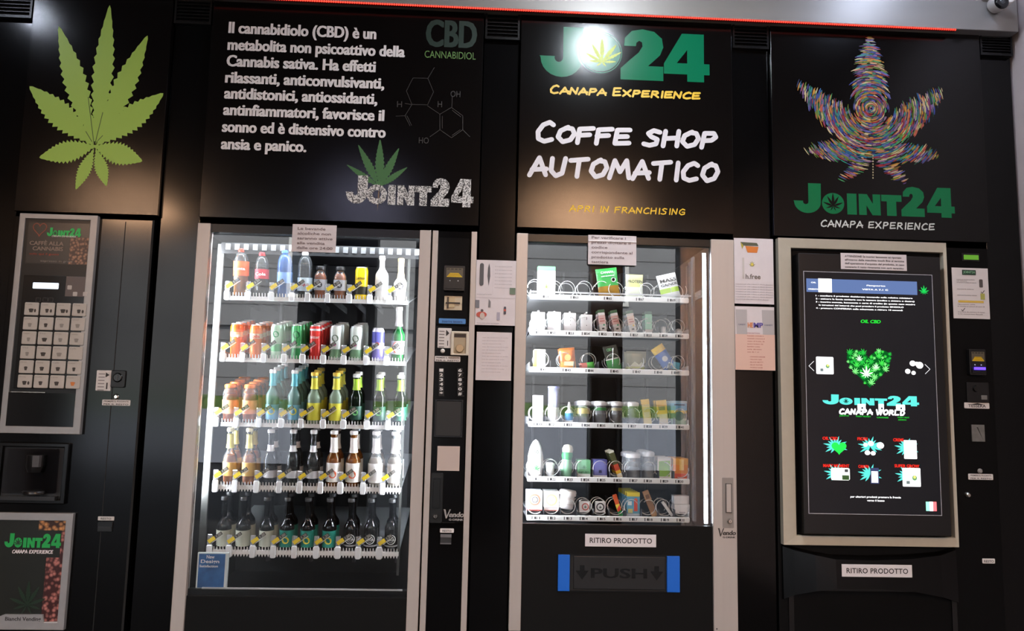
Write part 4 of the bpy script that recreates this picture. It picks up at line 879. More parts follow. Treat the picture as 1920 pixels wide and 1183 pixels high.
rowsB = [(560, [180, 330, 430, 560, 690, 800, 935, 1040, 1160, 1275], 'six', [(245, '61'), (475, '63'), (730, '65'), (975, '67'), (1215, '69')]),
         (627, [200, 315, 435, 560, 685, 800, 920, 1040, 1160, 1280], 'five', [(190, '51'), (300, '52'), (440, '53'), (560, '54'), (690, '55'), (800, '56'), (930, '57'), (1035, '58'), (1155, '59'), (1275, '60')]),
         (696, [225, 405, 590, 775, 950, 1128, 1280], 'four', [(225, '41'), (415, '43'), (590, '44'), (780, '45'), (950, '47'), (1115, '48'), (1245, '49')]),
         (798, [190, 315, 430, 550, 675, 800, 920, 1045, 1165, 1285], 'three', [(195, '31'), (290, '32'), (425, '33'), (560, '34'), (680, '35'), (810, '36'), (915, '37'), (1035, '38'), (1155, '39'), (1280, '40')]),
         (900, [175, 300, 420, 545, 675, 800, 915, 1045, 1160, 1290], 'two', [(185, '21'), (300, '22'), (430, '23'), (555, '24'), (680, '25'), (805, '26'), (925, '27'), (1035, '28'), (1160, '29'), (1275, '30')]),
         (972.5, [175, 300, 425, 550, 670, 795, 915, 1045, 1165, 1290], 'one', [(180, '11'), (300, '12'), (425, '13'), (545, '14'), (680, '15'), (805, '16'), (925, '17'), (1040, '18'), (1165, '19'), (1285, '20')])]
ra = at(993, 640, .12).x; rb = at(1291.5, 700, .12).x; RZB = []; YB = .12
SHB = ['top shelf', 'second shelf', 'third shelf', 'fourth shelf', 'fifth shelf', 'bottom shelf']
for r_, (py, cs, _, labs) in enumerate(rowsB):
    z = at(1142, py, YB).z; RZB.append(z+.010)
    b = MB(); b.rbox(ra, rb, YB-.008, YB, z-.011, z+.011, RAIL, .005); b.box(ra, rb, YB, .70, z-.002, z+.002, P((150, 152, 155), .4)); b.box(ra, ra+.002, YB, .70, z, z+.03, P((170, 172, 175), .4)); b.box(rb-.002, rb, YB, .70, z, z+.03, P((170, 172, 175), .4))
    sh = link('shelf', b, t, SHB[r_])
    if r_ == 0:
        b = MB(); b.box(ra, rb+.05, YB-.03, YB-.026, z+.014, z+.020, P((205, 210, 214), .3)); b.box(rb+.045, rb+.05, YB-.03, YB+.12, z+.012, z+.045, P((120, 124, 128), .3)); link('guard_rail', b, sh)
    for cx_ in cs:
        px = 960+cx_/4.08
        xx = at(px, py-12, YB+.02).x
        o = bpy.data.objects.new('coil', COILB if r_ == 0 else COIL); C.objects.link(o); o.parent = sh; l_ = LOC[t.name]
        o.location = (xx-l_[0], YB+.012-l_[1], z+.044-l_[2]); o.rotation_euler = (0, (cx_*1.7) % 6.28, 0); LOC[o.name] = l_
    for k_, cx_ in enumerate(cs[:-1] if r_ else cs[1:-1:2]):
        px = 960+(cx_+62 if r_ else cx_+50)/4.08; xx = at(px, py-10, YB+.05).x; b = MB(); b.box(xx-.0008, xx+.0008, YB+.005, .65, z+.002, z+.04, P((60, 62, 66), .4)); link('divider', b, sh)
    b = MB()
    for lx, s_ in labs:
        px = 960+lx/4.08; xx = at(px, py, YB).x; yf = YB-.0086
        b.box(xx-.016, xx-.0125, yf, YB-.008, z-.006, z+.006, INK); b.box(xx-.006, xx+.002, yf, YB-.008, z-.005, z+.005, INK); text(b, s_, xx+.0035, xx+.017, z-.005, .010, yf, INK, .03)
    link('price_numbers', b, sh)
# ---- packets
def pk(name, w, h, d, bands, prints=(), pouch=False, txt=None, extra=None):
    """bands: (fraction of height from the bottom, colour) upwards"""
    b = MB(); nx = 6; zc = [0.0]
    for fz, col in bands: zc.append(fz)
    lv = sorted(set([i/8 for i in range(9)]+zc)) if pouch else zc
    def bul(u_, v_): return d/2*((1-(2*u_-1)**4)*(1-(2*v_-1)**4))**.5 if pouch else d/2
    if pouch:
        for sg in (-1, 1):
            vv = []; ff = []; mm = []
            for v__ in lv:
                for i in range(nx+1): u_ = i/nx; vv.append(((u_-.5)*w*(1-.03*math.sin(PI*v__)), sg*(bul(u_, v__)+.0006), v__*h))
            for j in range(len(lv)-1):
                mid = (lv[j]+lv[j+1])/2; col = next(c for fz, c in bands if mid < fz)
                fs = [(j*(nx+1)+i, j*(nx+1)+i+1, (j+1)*(nx+1)+i+1, (j+1)*(nx+1)+i) for i in range(nx)]
                b.add(vv, fs, P(col, .3), True)
    else:
        z0 = 0
        for fz, col in bands: b.rbox(-w/2, w/2, -d/2, d/2, z0*h, fz*h, P(col, .4), .0015, 1); z0 = fz
    ps = [('pack', b)]
    if prints or txt:
        p = MB(); yf = -d/2-.0012 if not pouch else -d/2-.0022
        for kind_, *a in prints:
            if kind_ == 'disc': p.disc(a[0]*w, a[1]*h, a[2], yf, P(a[3], .4), n=16)
            if kind_ == 'ring': p.ringflat(a[0]*w, a[1]*h, a[2]*.7, a[2], yf-.0002, P(a[3], .4), 20)
            if kind_ == 'box': p.box(a[0]*w, a[1]*w, yf-.0002, yf+.0006, a[2]*h, a[3]*h, P(a[4], .4))
            if kind_ == 'leaf': leaf(p, a[0]*w, a[1]*h, a[2], yf-.0006, P(a[3], .4), SMALL, 0)
            if kind_ == 'poly': p.poly([(x*w, z_*h) for x, z_ in a[0]], yf-.0004, P(a[1], .4))
        for s_, fx0, fx1, fz, hh, col in (txt or ()): text(p, s_, fx0*w, fx1*w, fz*h, hh, yf-.0008, P(col, .4), .03)
        ps.append(('label_print', p))
    if extra: ps += extra()
    return lproto(name, ps)
def jar(name, r, h, body, lid, dark=None, bandc=None, lab_=None):
    b = MB(); b.lathe([(r*.9, 0), (r, .005), (r, h*.78), (r*.9, h*.82)], body, 18); ps = [('jar_body', b)]
    l = MB(); l.lathe([(r*1.04, h*.80), (r*1.06, h*.84), (r*1.06, h*.93), (r*.9, h*.97), (r*.5, h)], P(lid, .3), 18); ps.append(('lid', l))
    if dark: q_ = MB(); q_.lathe([(r*.85, .003), (r*.92, .006), (r*.92, h*.45)], P(dark, .5), 16); ps.append(('contents', q_))
    if bandc: ps.append(('label', band_(r, h*.60, h*.72, P(bandc, .4))))
    if lab_: ps.append(('label', band_(r, h*lab_[0], h*lab_[1], P(lab_[2], .4))))
    return lproto(name, ps)
W_ = (238, 238, 238)
def nib(): b = MB(); b.rbox(-.004, .004, -.004, .004, .083, .090, P(W_, .4), .002); return [('hang_tab', b)]
def pen(): b = MB(); b.tube([(-.008, -.012, .02), (.012, -.014, .096)], .003, CHROME, 8); return [('metal_pen', b)]
JC = glass('jar_glass', (.8, .82, .84), .05, (190, 195, 198), .3)
def at2(px, r_, dy=0): return at(960+px/4.08, rowsB[r_][0]-15, YB+.045).x
items = [
 # row, crop x, lift, lean deg, depth copies, pitch, category, label, maker
 (0, 260, 0, 0, 1, 0, 'box', 'tall cream pouch box with green top, far left of the top shelf', lambda: pk('herb_box', .076, .134, .03, [(.12, (240, 225, 150)), (.86, (245, 243, 225)), (1, (90, 165, 110))], [('leaf', 0, .3, .018, (110, 120, 60)), ('box', -.4, .4, .60, .62, (220, 210, 170))])),
 (0, 738, 0, -8, 1, 0, 'bag', 'green and gold pouch under the note on the top shelf', lambda: pk('seed_pouch', .092, .135, .03, [(.42, (150, 110, 30)), (1, (50, 150, 70))], [('disc', .25, .6, .010, (225, 235, 225)), ('disc', .25, .6, .0075, (90, 160, 90))], True, [('CANAPA', -.3, .3, .82, .010, (225, 240, 225)), ('semi decorticati', -.3, .3, .72, .005, (225, 240, 225))])),
 (0, 935, 0, 0, 1, 0, 'bag', 'pale yellow PROTEIN pouch on the top shelf', lambda: pk('protein_pouch', .074, .112, .026, [(.5, (205, 210, 190)), (.74, (190, 195, 120)), (1, (205, 205, 130))], [], True, [('PROTEIN', -.42, .42, .66, .013, (45, 45, 30))])),
 (0, 1205, 0, -14, 1, 0, 'bag', 'leaning white MASS GAINER pouch, far right of the top shelf', lambda: pk('gainer_pouch', .085, .118, .028, [(.3, (225, 228, 225)), (.48, (170, 205, 70)), (1, (238, 240, 240))], [], True, [('MASS', -.42, .42, .70, .015, (25, 25, 25)), ('GAINER', -.42, .42, .55, .011, (40, 40, 40))])),
 (1, 200, .006, 0, 2, .05, 'box', 'plain white vape box, first on the second shelf', lambda: pk('vape_box', .055, .083, .02, [(1, W_)], [('box', -.3, -.05, .08, .12, (120, 120, 120))], extra=nib)),
 (1, 322, .006, 0, 2, .05, 'box', 'plain white vape box, second on the second shelf', lambda: pk('vape_box', .055, .086, .02, [(1, W_)], extra=nib)),
 (1, 440, .006, 0, 2, .05, 'box', 'white vape box with three tiny dots, second shelf', lambda: pk('vape_box', .052, .083, .02, [(1, W_)], [('disc', .05, .75, .0015, (80, 80, 80)), ('disc', .05, .6, .0015, (80, 80, 80)), ('disc', .05, .4, .0015, (80, 80, 80))], extra=nib)),
 (1, 568, .006, 0, 2, .05, 'box', 'white vape box with thin black line mark, second shelf', lambda: pk('vape_box', .048, .078, .02, [(1, W_)], [('box', -.03, .03, .7, .85, (70, 70, 70)), ('disc', 0, .4, .002, (90, 90, 90))], extra=nib)),
 (1, 690, .0, -7, 2, .05, 'box', 'slim white and pink packet with green top, leftmost of the three leaning packets', lambda: slim(0)),
 (1, 795, .0, -12, 2, .05, 'box', 'slim white and pink packet with green top, middle of the three leaning packets', lambda: slim(1)),
 (1, 915, .0, -11, 2, .05, 'box', 'slim pink packet with yellow fleck, rightmost of the three leaning packets', lambda: slim(2)),
 (1, 1042, .002, 0, 2, .05, 'box', 'slim upright mint green packet on the second shelf', lambda: pk('slim_packet', .030, .103, .015, [(.25, (235, 235, 235)), (.88, (150, 215, 185)), (1, (30, 90, 65))], [('box', -.3, .3, .5, .53, (240, 245, 242))])),
 (1, 1158, 0, 0, 1, .05, 'bottle', 'tiny white dropper canister on the second shelf', lambda: jar('dropper_bottle', .0105, .042, P(W_, .35), (210, 210, 210))),
 (1, 1272, .002, 0, 1, .05, 'ball', 'round white ball in the last coil of the second shelf', lambda: lproto('bath_ball', [('ball', ball(.0165))])),
 (2, 210, .002, 0, 2, .05, 'box', 'white box with yellow left edge, first on the third shelf', lambda: pk('tea_box', .048, .083, .022, [(1, (242, 240, 215))], [('box', -.5, -.25, .02, .98, (225, 225, 80))])),
 (2, 425, .002, -6, 2, .05, 'bag', 'orange candy pouch leaning on the third shelf', lambda: pk('candy_pouch', .066, .092, .018, [(.35, (245, 165, 60)), (1, (235, 125, 30))], [('disc', 0, .55, .014, (250, 190, 110)), ('poly', [(-.3, .2), (.3, .15), (.35, .35), (-.25, .38)], (245, 225, 170))], True)),
 (2, 598, 0, 82, 1, 0, 'bag', 'small red and green sweet pack lying in its coil, third shelf', lambda: pk('sweet_pack', .026, .062, .018, [(.5, (205, 70, 45)), (1, (90, 190, 80))], [], True)),
 (2, 770, 0, -14, 1, .05, 'box', 'dark green CBD card with metal pen, third shelf', lambda: pk('pen_card', .058, .108, .010, [(.45, (70, 170, 95)), (.5, (225, 235, 228)), (1, (40, 52, 46))], [], False, [('CBD', -.28, .1, .80, .012, (120, 200, 140)), ('20', -.2, .0, .58, .008, (160, 200, 170))], extra=pen)),
 (2, 950, 0, 0, 2, .05, 'bag', 'olive brown kraft pouch with pale mountain print, third shelf', lambda: pk('kraft_pouch', .086, .088, .018, [(.25, (175, 185, 90)), (1, (125, 120, 84))], [('poly', [(-.35, .25), (-.1, .5), (.1, .35), (.25, .48), (.42, .25)], (200, 200, 170)), ('box', -.2, .2, .12, .18, (225, 225, 190))], True)),
 (2, 1170, .010, -34, 1, 0, 'bag', 'blue sweet bag with yellow corner tilted in its coil, third shelf', lambda: pk('sweet_bag', .058, .112, .02, [(.74, (55, 110, 205)), (1, (240, 200, 60))], [('disc', 0, .45, .012, (225, 235, 245)), ('poly', [(-.35, .1), (.3, .12), (.1, .26)], (215, 235, 245))], True)),
 (2, 1258, 0, 8, 1, 0, 'box', 'little cyan packet in the last coil of the third shelf', lambda: pk('small_packet', .03, .044, .014, [(.3, (40, 40, 44)), (1, (70, 175, 205))])),
 (3, 195, .004, 0, 1, 0, 'box', 'tall narrow white box, first on the fourth shelf', lambda: pk('tall_box', .043, .113, .03, [(1, W_)])),
 (3, 316, 0, 0, 1, 0, 'tube', 'tall clear tube with white base on the fourth shelf', lambda: lproto('clear_tube', [('tube_base', lat([(.022, 0), (.024, .003), (.024, .068)], P(W_, .4))), ('tube', lat([(.024, .068), (.024, .150), (.022, .153)], glass('lilac_tube', (.85, .86, .95), .05, (205, 208, 235), .35))), ('cap', lat([(.0245, .148), (.0245, .156)], P((150, 160, 225), .3)))])),
 (3, 436, .004, 0, 1, 0, 'bottle', 'small spray bottle with blue label on the fourth shelf', lambda: lproto('spray_bottle', [('body', lat([(.015, 0), (.017, .004), (.017, .045), (.006, .058)], P((225, 232, 238), .3))), ('label', lat([(.0176, .012), (.0176, .042)], P((70, 160, 220), .4))), ('nozzle', lat([(.005, .056), (.007, .07), (.004, .088)], P((230, 230, 232), .3)))])),
 (3, 548, 0, 0, 3, .058, 'jar', 'glass jar with gold label and white lid, fourth shelf', lambda: jar('glass_jar', .026, .100, JC, (236, 236, 238), (110, 100, 80), None, (.45, .68, (200, 180, 125)))),
 (3, 672, 0, 0, 3, .058, 'jar', 'glass jar of dark buds with green band, fourth shelf', lambda: jar('glass_jar', .027, .100, JC, (232, 232, 235), (18, 17, 15), (60, 130, 70))),
 (3, 795, 0, 0, 3, .058, 'jar', 'glass jar of dark buds with clear band, fourth shelf', lambda: jar('glass_jar', .027, .100, JC, (228, 228, 230), (20, 20, 22), (165, 160, 130))),
 (3, 918, 0, 0, 3, .058, 'jar', 'pale empty glass jar with white lid, fourth shelf', lambda: jar('glass_jar', .027, .100, JC, (238, 238, 240))),
 (3, 1028, .002, -7, 1, 0, 'box', 'slim pale yellow packet leaning right of the jars', lambda: pk('yellow_packet', .034, .108, .014, [(.8, (240, 228, 150)), (1, (238, 200, 70))], [('box', -.35, .35, .3, .5, (248, 244, 215))])),
 (3, 1148, .002, -5, 2, .05, 'box', 'yellow hanging card with white seed packet, fourth shelf', lambda: pk('seed_card', .044, .106, .012, [(.45, (238, 232, 195)), (1, (232, 190, 50))], [('disc', 0, .25, .018, (240, 238, 215)), ('box', -.3, .3, .6, .75, (120, 95, 40))])),
 (3, 1275, .002, 0, 3, .05, 'box', 'light blue card packet at the right end of the fourth shelf', lambda: pk('blue_packet', .068, .105, .014, [(.3, (150, 190, 170)), (.5, (90, 130, 120)), (.62, (225, 205, 110)), (.9, (120, 185, 225)), (1, (165, 205, 225))], [('box', -.3, .35, .82, .87, (60, 80, 110)), ('disc', 0, .4, .02, (70, 120, 100))])),
 (4, 178, .0, 0, 1, 0, 'bottle', 'large rounded white bottle with green leaf print, fifth shelf', lambda: cream()),
 (4, 290, .0, 0, 2, .05, 'jar', 'tiny clear jar with white lid on the fifth shelf', lambda: jar('small_jar', .018, .062, P((225, 228, 228), .3), (235, 235, 235))),
 (4, 415, .0, 4, 1, 0, 'bottle', 'green lotion bottle with round cream cap, fifth shelf', lambda: lproto('lotion_bottle', [('body', lat([(.014, 0), (.024, .012), (.026, .04), (.02, .075)], P((140, 200, 160), .35))), ('neck', lat([(.02, .075), (.024, .09), (.022, .105)], P((50, 145, 85), .4))), ('cap', lat([(.022, .105), (.0235, .118), (.017, .133), (.004, .137)], P((235, 235, 210), .35)))])),
 (4, 548, .0, 0, 2, .05, 'box', 'pale green box with dark green lettering, fifth shelf', lambda: pk('herbal_box', .055, .076, .02, [(.25, (230, 238, 232)), (1, (110, 180, 130))], [('leaf', 0, .55, .012, (40, 110, 60))], False, [('INFUSO', -.4, .4, .28, .008, (20, 80, 40))])),
 (4, 672, .0, 0, 2, .05, 'box', 'violet box with white border and dark emblem, fifth shelf', lambda: pk('violet_box', .058, .078, .02, [(.18, (240, 240, 242)), (1, (92, 96, 172))], [('box', -.4, .4, .22, .92, (120, 124, 190)), ('disc', 0, .58, .011, (30, 32, 50)), ('box', -.1, .1, .3, .45, (35, 35, 55))])),
 (4, 800, .0, -20, 3, .045, 'stick', 'slim dark olive stick packet leaning left, fifth shelf', lambda: pk('stick_packet', .022, .118, .010, [(.16, (245, 240, 220)), (.28, (240, 190, 50)), (.5, (200, 70, 40)), (.92, (72, 76, 36)), (1, (235, 235, 220))])),
 (4, 925, .0, 0, 3, .058, 'tub', 'clear plastic tub with white rim, fifth shelf', lambda: jar('plastic_tub', .030, .110, JC, (225, 226, 230), (90, 92, 98))),
 (4, 1040, .0, 0, 3, .058, 'tub', 'crinkled clear tub filled with pale buds, fifth shelf', lambda: jar('plastic_tub', .026, .118, JC, (205, 208, 212), (170, 172, 165))),
 (4, 1162, .005, 0, 3, .05, 'box', 'bright green and white packet with tilted label, fifth shelf', lambda: pk('green_packet', .058, .088, .016, [(.9, (245, 246, 240)), (1, (225, 228, 225))], [('poly', [(-.4, .1), (.4, .1), (.4, .85), (-.4, .8)], (150, 205, 70)), ('disc', -.02, .4, .018, (225, 235, 160))])),
 (4, 1285, .0, 0, 3, .05, 'box', 'glossy orange box at the right end of the fifth shelf', lambda: pk('orange_box', .062, .090, .03, [(.3, (225, 80, 25)), (.7, (240, 140, 30)), (1, (238, 165, 50))], [('box', -.1, .2, .45, .95, (250, 205, 110))])),
 (5, 170, .022, 0, 2, .06, 'box', 'white box with broken red ring logo, first on bottom shelf', lambda: pk('ring_box', .064, .080, .03, [(.06, (190, 70, 60)), (1, (242, 240, 240))], [('ring', 0, .55, .024, (205, 110, 90)), ('ring', .02, .55, .013, (70, 70, 74)), ('box', -.4, .4, .12, .18, (190, 180, 180))])),
 (5, 298, .022, 0, 2, .06, 'box', 'white box with faint yellow ring logo, bottom shelf', lambda: pk('ring_box', .064, .080, .03, [(.05, (200, 120, 110)), (1, (244, 243, 240))], [('ring', 0, .55, .024, (230, 205, 150)), ('ring', 0, .62, .010, (200, 170, 160)), ('box', -.4, .4, .12, .17, (200, 190, 190))])),
 (5, 420, .028, 8, 1, 0, 'tub', 'white round tub with wide lid tilted above its coil, bottom shelf', lambda: lproto('white_tub', [('body', lat([(.022, 0), (.031, .004), (.033, .03), (.030, .058)], P(W_, .35))), ('label', lat([(.0325, .020), (.0318, .050)], P((215, 210, 208), .4))), ('lid', lat([(.036, .056), (.0365, .070), (.032, .078), (.01, .080)], P((244, 244, 244), .35)))])),
 (5, 550, .018, 0, 1, 0, 'box', 'small white box with red and green emblem, bottom shelf', lambda: pk('emblem_box', .042, .045, .02, [(1, (236, 236, 236))], [('ring', .1, .5, .015, (190, 90, 80)), ('leaf', .1, .42, .009, (60, 90, 70))])),
 (5, 672, .018, 0, 1, 0, 'box', 'small white box with thick dark ring emblem, bottom shelf', lambda: pk('emblem_box', .042, .045, .02, [(1, (236, 236, 236))], [('ring', 0, .5, .017, (60, 60, 64)), ('leaf', 0, .42, .009, (50, 60, 54))])),
 (5, 808, .0, -18, 1, 0, 'stick', 'thin orange and green incense stick packet, bottom shelf', lambda: pk('incense_packet', .018, .092, .008, [(.25, (40, 160, 90)), (.55, (235, 215, 80)), (1, (215, 90, 40))], [('poly', [(-.4, .2), (.4, .3), (.4, .5), (-.4, .35)], (225, 60, 50))])),
 (5, 925, .006, 0, 5, .045, 'box', 'blue and yellow packet with red figure, bottom shelf', lambda: pk('incense_box', .055, .096, .014, [(.1, (200, 215, 225)), (.82, (100, 170, 200)), (1, (235, 215, 50))], [('box', .05, .32, .2, .68, (215, 70, 45)), ('disc', .18, .68, .007, (225, 90, 55)), ('box', -.4, -.05, .12, .3, (225, 225, 150)), ('box', -.42, -.12, .45, .62, (230, 235, 235))])),
 (5, 1062, .0, -22, 1, 0, 'stick', 'slim brown kraft packet leaning left, bottom shelf', lambda: pk('kraft_stick', .026, .112, .010, [(.2, (200, 160, 110)), (.62, (150, 105, 65)), (1, (175, 130, 90))], [('box', -.3, .3, .7, .85, (110, 75, 45))])),
 (5, 1178, .0, -36, 1, 0, 'stick', 'thin white stick packet lying slanted, bottom shelf', lambda: pk('white_stick', .012, .072, .008, [(1, (238, 238, 240))])),
 (5, 1290, .020, 0, 1, 0, 'box', 'lower plain white box at the right end, bottom shelf', lambda: pk('white_box', .064, .038, .05, [(1, (238, 238, 240))], [('box', -.2, .2, .1, .2, (160, 160, 165))])),
 (5, 1286, .059, 0, 1, 0, 'box', 'upper plain white box stacked at the right end, bottom shelf', lambda: pk('white_box', .062, .034, .05, [(1, (242, 242, 244))])),
]
def cream():
    b = MB(); b.lathe([(.020, 0), (.031, .012), (.034, .05), (.032, .09), (.024, .125), (.012, .148), (.001, .156)], P(W_, .3), 20)
    L = MB(); leaf(L, 0, .035, .020, -.0345, P((60, 130, 70), .4), SMALL, 0); L.ringflat(0, .105, .007, .010, -.0305, P((60, 80, 66), .4)); L.box(-.001, .001, -.0306, -.030, .100, .110, P((60, 80, 66), .4)); L.box(-.005, .005, -.0306, -.030, .104, .106, P((60, 80, 66), .4))
    return lproto('cream_bottle', [('body', b), ('label_print', L)])
def ball(r): b = MB(); b.lathe([(r*math.sin(PI*i/10)+.0002, r-r*math.cos(PI*i/10)) for i in range(11)], P(W_, .35), 16); return b
def lat(prof, m_): b = MB(); b.lathe(prof, m_, 18); return b
def slim(k): return pk('slim_packet', .030, .106, .015, [(.3, (236, 236, 234)), (.42, (225, 225, 222)), (.78, [(225, 190, 185), (222, 180, 172), (228, 195, 178)][k]), (.88, (238, 236, 234)), (1, (45, 100, 70))], [('box', -.35, .35, .52, .56, (190, 110, 105)), ('box', -.35, .25, .62, .65, (190, 110, 105)), ('disc', .2, .38, .004, (240, 200, 70) if k == 2 else (90, 170, 130)), ('box', -.15, .2, .2, .27, (60, 60, 60))])
BK = ['', ', second back', ', third back', ', fourth back', ', fifth back']
for r_, cx_, lift, lean, n, pitch, cat_, lb, mk_ in items:
    p = mk_(); x = at2(cx_, r_); z = RZB[r_]-.008+lift; y = YB+.045
    hw = 0
    if abs(lean) > 0: z += abs(math.sin(math.radians(lean)))*.012; x -= math.sin(math.radians(lean))*.045
    if abs(lean) > 60: x += .02 if lean < 0 else -.0; z += .006
    tag(p, lb, cat_, 'goods on the %s of the spiral machine' % SHB[r_]); p.location = (x, y, z); p.rotation_euler = (0, math.radians(lean), 0)
    for d_ in range(1, n): dup(p, (x, y+d_*pitch, z), lb+BK[d_])
# sign plate, flap, blue blocks, handle, lock
def plate(parent, tl_, br_, Y, name='sign_plate'):
    a, c = at(*tl_, Y), at(*br_, Y); b = MB(); b.box(a.x, c.x, Y-.003, Y, c.z, a.z, mat('plate_white', (226, 223, 225), .4)); o = link(name, b, parent, 'white sign plate reading RITIRO PRODOTTO', bev=.0008)
    b = MB(); W2 = c.x-a.x; text(b, 'RITIRO PRODOTTO', a.x+W2*.065, c.x-W2*.06, c.z+(a.z-c.z)*.30, (a.z-c.z)*.42, Y-.0036, P((50, 48, 50), .5), .022, sp=1.05); link('lettering', b, o)
plate(t, (1097, 1000.5), (1230, 1026), -.004)
a, c = at(1045.6, 1038.5, -.004), at(1274, 1111, -.004)
b = MB(); b.frame(a.x, c.x, c.z, a.z, .002, -.008, -.004, BLACKP, (.002, .002, .004, .006)); b.box(a.x, c.x, -.0045, -.004, c.z, a.z, P((8, 8, 8), .6)); link('flap_surround', b, t)
BLUE = mat('blue_block', (8, 104, 214), .45)
b1 = at(1067.5, 1075, -.004).x; b2 = at(1249.5, 1075, -.004).x
for (u0, u1) in ((a.x+.001, b1), (b2, c.x-.001)):
    b = MB(); b.box(u0, u1, -.016, -.004, c.z+.003, a.z-.001, BLUE); link('blue_side_block', b, t, 'bright blue plastic side block', bev=.0015)
fx0, fx1, fz0, fz1 = b1+.016, b2-.006, c.z+.010, a.z-.006
b = MB(); b.box(fx0, fx1, -.010, -.004, fz0, fz1, mat('flap_black', (22, 22, 24), .42, bump=.04, gscale=700)); fl = link('push_flap', b, t, bev=.002)
b = MB(); FE = P((17, 17, 18), .25, spec=.4); zc = (fz0+fz1)/2
text(b, 'PUSH', fx0+.068, fx1-.073, zc-.018, .037, -.0118, FE, 0.03)
for xc in (fx0+.033, fx1-.034):
    b.poly([(xc-.009, zc+.028), (xc-.009, zc+.008), (xc-.025, zc+.008), (xc, zc-.026), (xc+.025, zc+.008), (xc+.009, zc+.008), (xc+.009, zc+.028)], -.0122, FE, .0024)
link('push_lettering', b, fl)
a, c = at(1356, 905, -.014), at(1374, 988, -.014)
b = MB(); b.rbox(a.x-.004, c.x+.004, -.0155, -.014, c.z-.004, a.z+.020, mat('handle_grey', (150, 145, 140), .35, .3), .003); b.frame(a.x+.008, c.x-.004, c.z+.055, a.z-.002, .0022, -.019, -.0155, P((70, 68, 66), .3)); b.box(a.x+.011, c.x-.007, -.020, -.0155, c.z+.058, a.z-.005, SILVER); link('door_handle', b, t)
b = MB(); p = at(1368, 977, -.016); ycyl(b, [(.006, -.024), (.010, -.020), (.011, -.0155)], p.x, p.z, CHROME, 20); b.box(p.x-.001, p.x+.001, -.0246, -.023, p.z-.004, p.z+.004, INK); link('lock', b, t)
b = MB(); p = at(1346, 1006, -.014); q_ = at(1379, 1006, -.014); vendo(b, p.x, q_.x, p.z+.003, -.0147, P((58, 54, 52), .4)); link('maker_lettering', b, t)
b = MB(); p = at(1344, 1179, -.014); b.disc(p.x, p.z, .003, -.0146, INK, n=10); link('screw_hole', b, t)
# ================================================================= TOUCHSCREEN KIOSK
Xk0, Xk1 = 1.225, 2.142
KBLK = mat('kiosk_black', (5, 5, 6), .5, spec=.14, bump=.03, gscale=900)
t = thing('touchscreen_kiosk', 'black vending kiosk with tall lit touchscreen in a cream frame', 'vending machine', ((Xk0+Xk1)/2, .1, 0)); KT = t
fx1_ = at(1766, 459).x
b = MB(); b.box(Xk0, Xk1+.0, .0, .80, .03, ZM, KBLK); link('body', b, t, bev=.003)
fz1 = at(1600, 453).z; fz0 = at(1630, 1021.5).z; fx0 = at(1454, 450).x
b = MB()
O = [(fx0, fz0), (fx1_, fz0), (fx1_, fz1), (fx0, fz1)]
ins = (.054, .012, .036, .040); I_ = [(fx0+ins[0], fz0+ins[2]), (fx1_-ins[1], fz0+ins[2]), (fx1_-ins[1], fz1-ins[3]), (fx0+ins[0], fz1-ins[3])]
v = [(a, -.030, c) for a, c in O]+[(a, -.026, c) for a, c in I_]+[(a, 0, c) for a, c in O]+[(a, 0, c) for a, c in I_]
f = []
for k_ in range(4):
    n_ = (k_+1) % 4; f += [(k_, n_, 4+n_, 4+k_), (k_, 8+k_, 8+n_, n_), (4+k_, 4+n_, 12+n_, 12+k_)]
b.add(v, f, CREAM); link('cream_frame', b, t, bev=.001)
YM = -.062; a = at(1497, 474, YM); c = at(1784.5, 1005, YM); mx0, mx1, mz0, mz1 = a.x, c.x, c.z, a.z
b = MB(); b.box(mx0, mx1, YM, -.0, mz0, mz1, mat('monitor_black', (16, 16, 18), .3)); mo = link('monitor', b, t, bev=.0025)
a = at(1507, 509, YM); c = at(1765, 966, YM); SX0, SX1, SZ0, SZ1 = a.x, c.x, c.z, a.z
b = MB(); ys = YM-.001; b.box(SX0, SX1, ys, YM, SZ0, SZ1, mat('screen_glass', (6, 6, 8), .07, emit=(14, 15, 20), es=.2)); scr = link('screen', b, mo, 'lit touchscreen with green hemp heart')
b = MB(); b.frame(SX0-.002, SX1+.002, SZ0-.002, SZ1+.002, .0022, YM-.0016, YM, P((190, 192, 200), .3)); link('screen_edge', b, mo)
g4 = lambda x, y: at(1440+x/3.697, 440+y/3.697, ys); g5 = lambda x, y: at(1460+x/3.944, 730+y/3.944, ys)
WE = E_((255, 255, 255), .36); GE = E_((40, 230, 60), .25); CYE = E_((95, 225, 215), .25); RE = E_((230, 45, 35), .27); BE = E_((100, 122, 172), .22); LEe = 2e-4
b = MB(); a, c = g4(265, 303), g4(1035, 418); b.box(a.x, c.x, ys-.0006, ys, c.z, a.z-.0, BE); link('header_bar', b, mo)
b = MB(); e = ys-.0010; a, c = g4(347, 303), g4(443, 401); b.box(a.x, c.x, e, ys-.0006, c.z, a.z, WE)
text(b, "l'importo", g4(672, 0).x, g4(800, 0).x, g4(735, 358).z, .0055, e, WE, .03); text(b, 'VISTA A 7.1 C', g4(640, 0).x, g4(818, 0).x, g4(735, 386).z, .0060, e, WE, .03)
text(b, 'OIL', g4(290, 0).x, g4(325, 0).x, g4(300, 335).z, .005, e, WE, .03); text(b, 'CREDITO', g4(270, 0).x, g4(345, 0).x, g4(300, 381).z, .005, e, WE, .03)
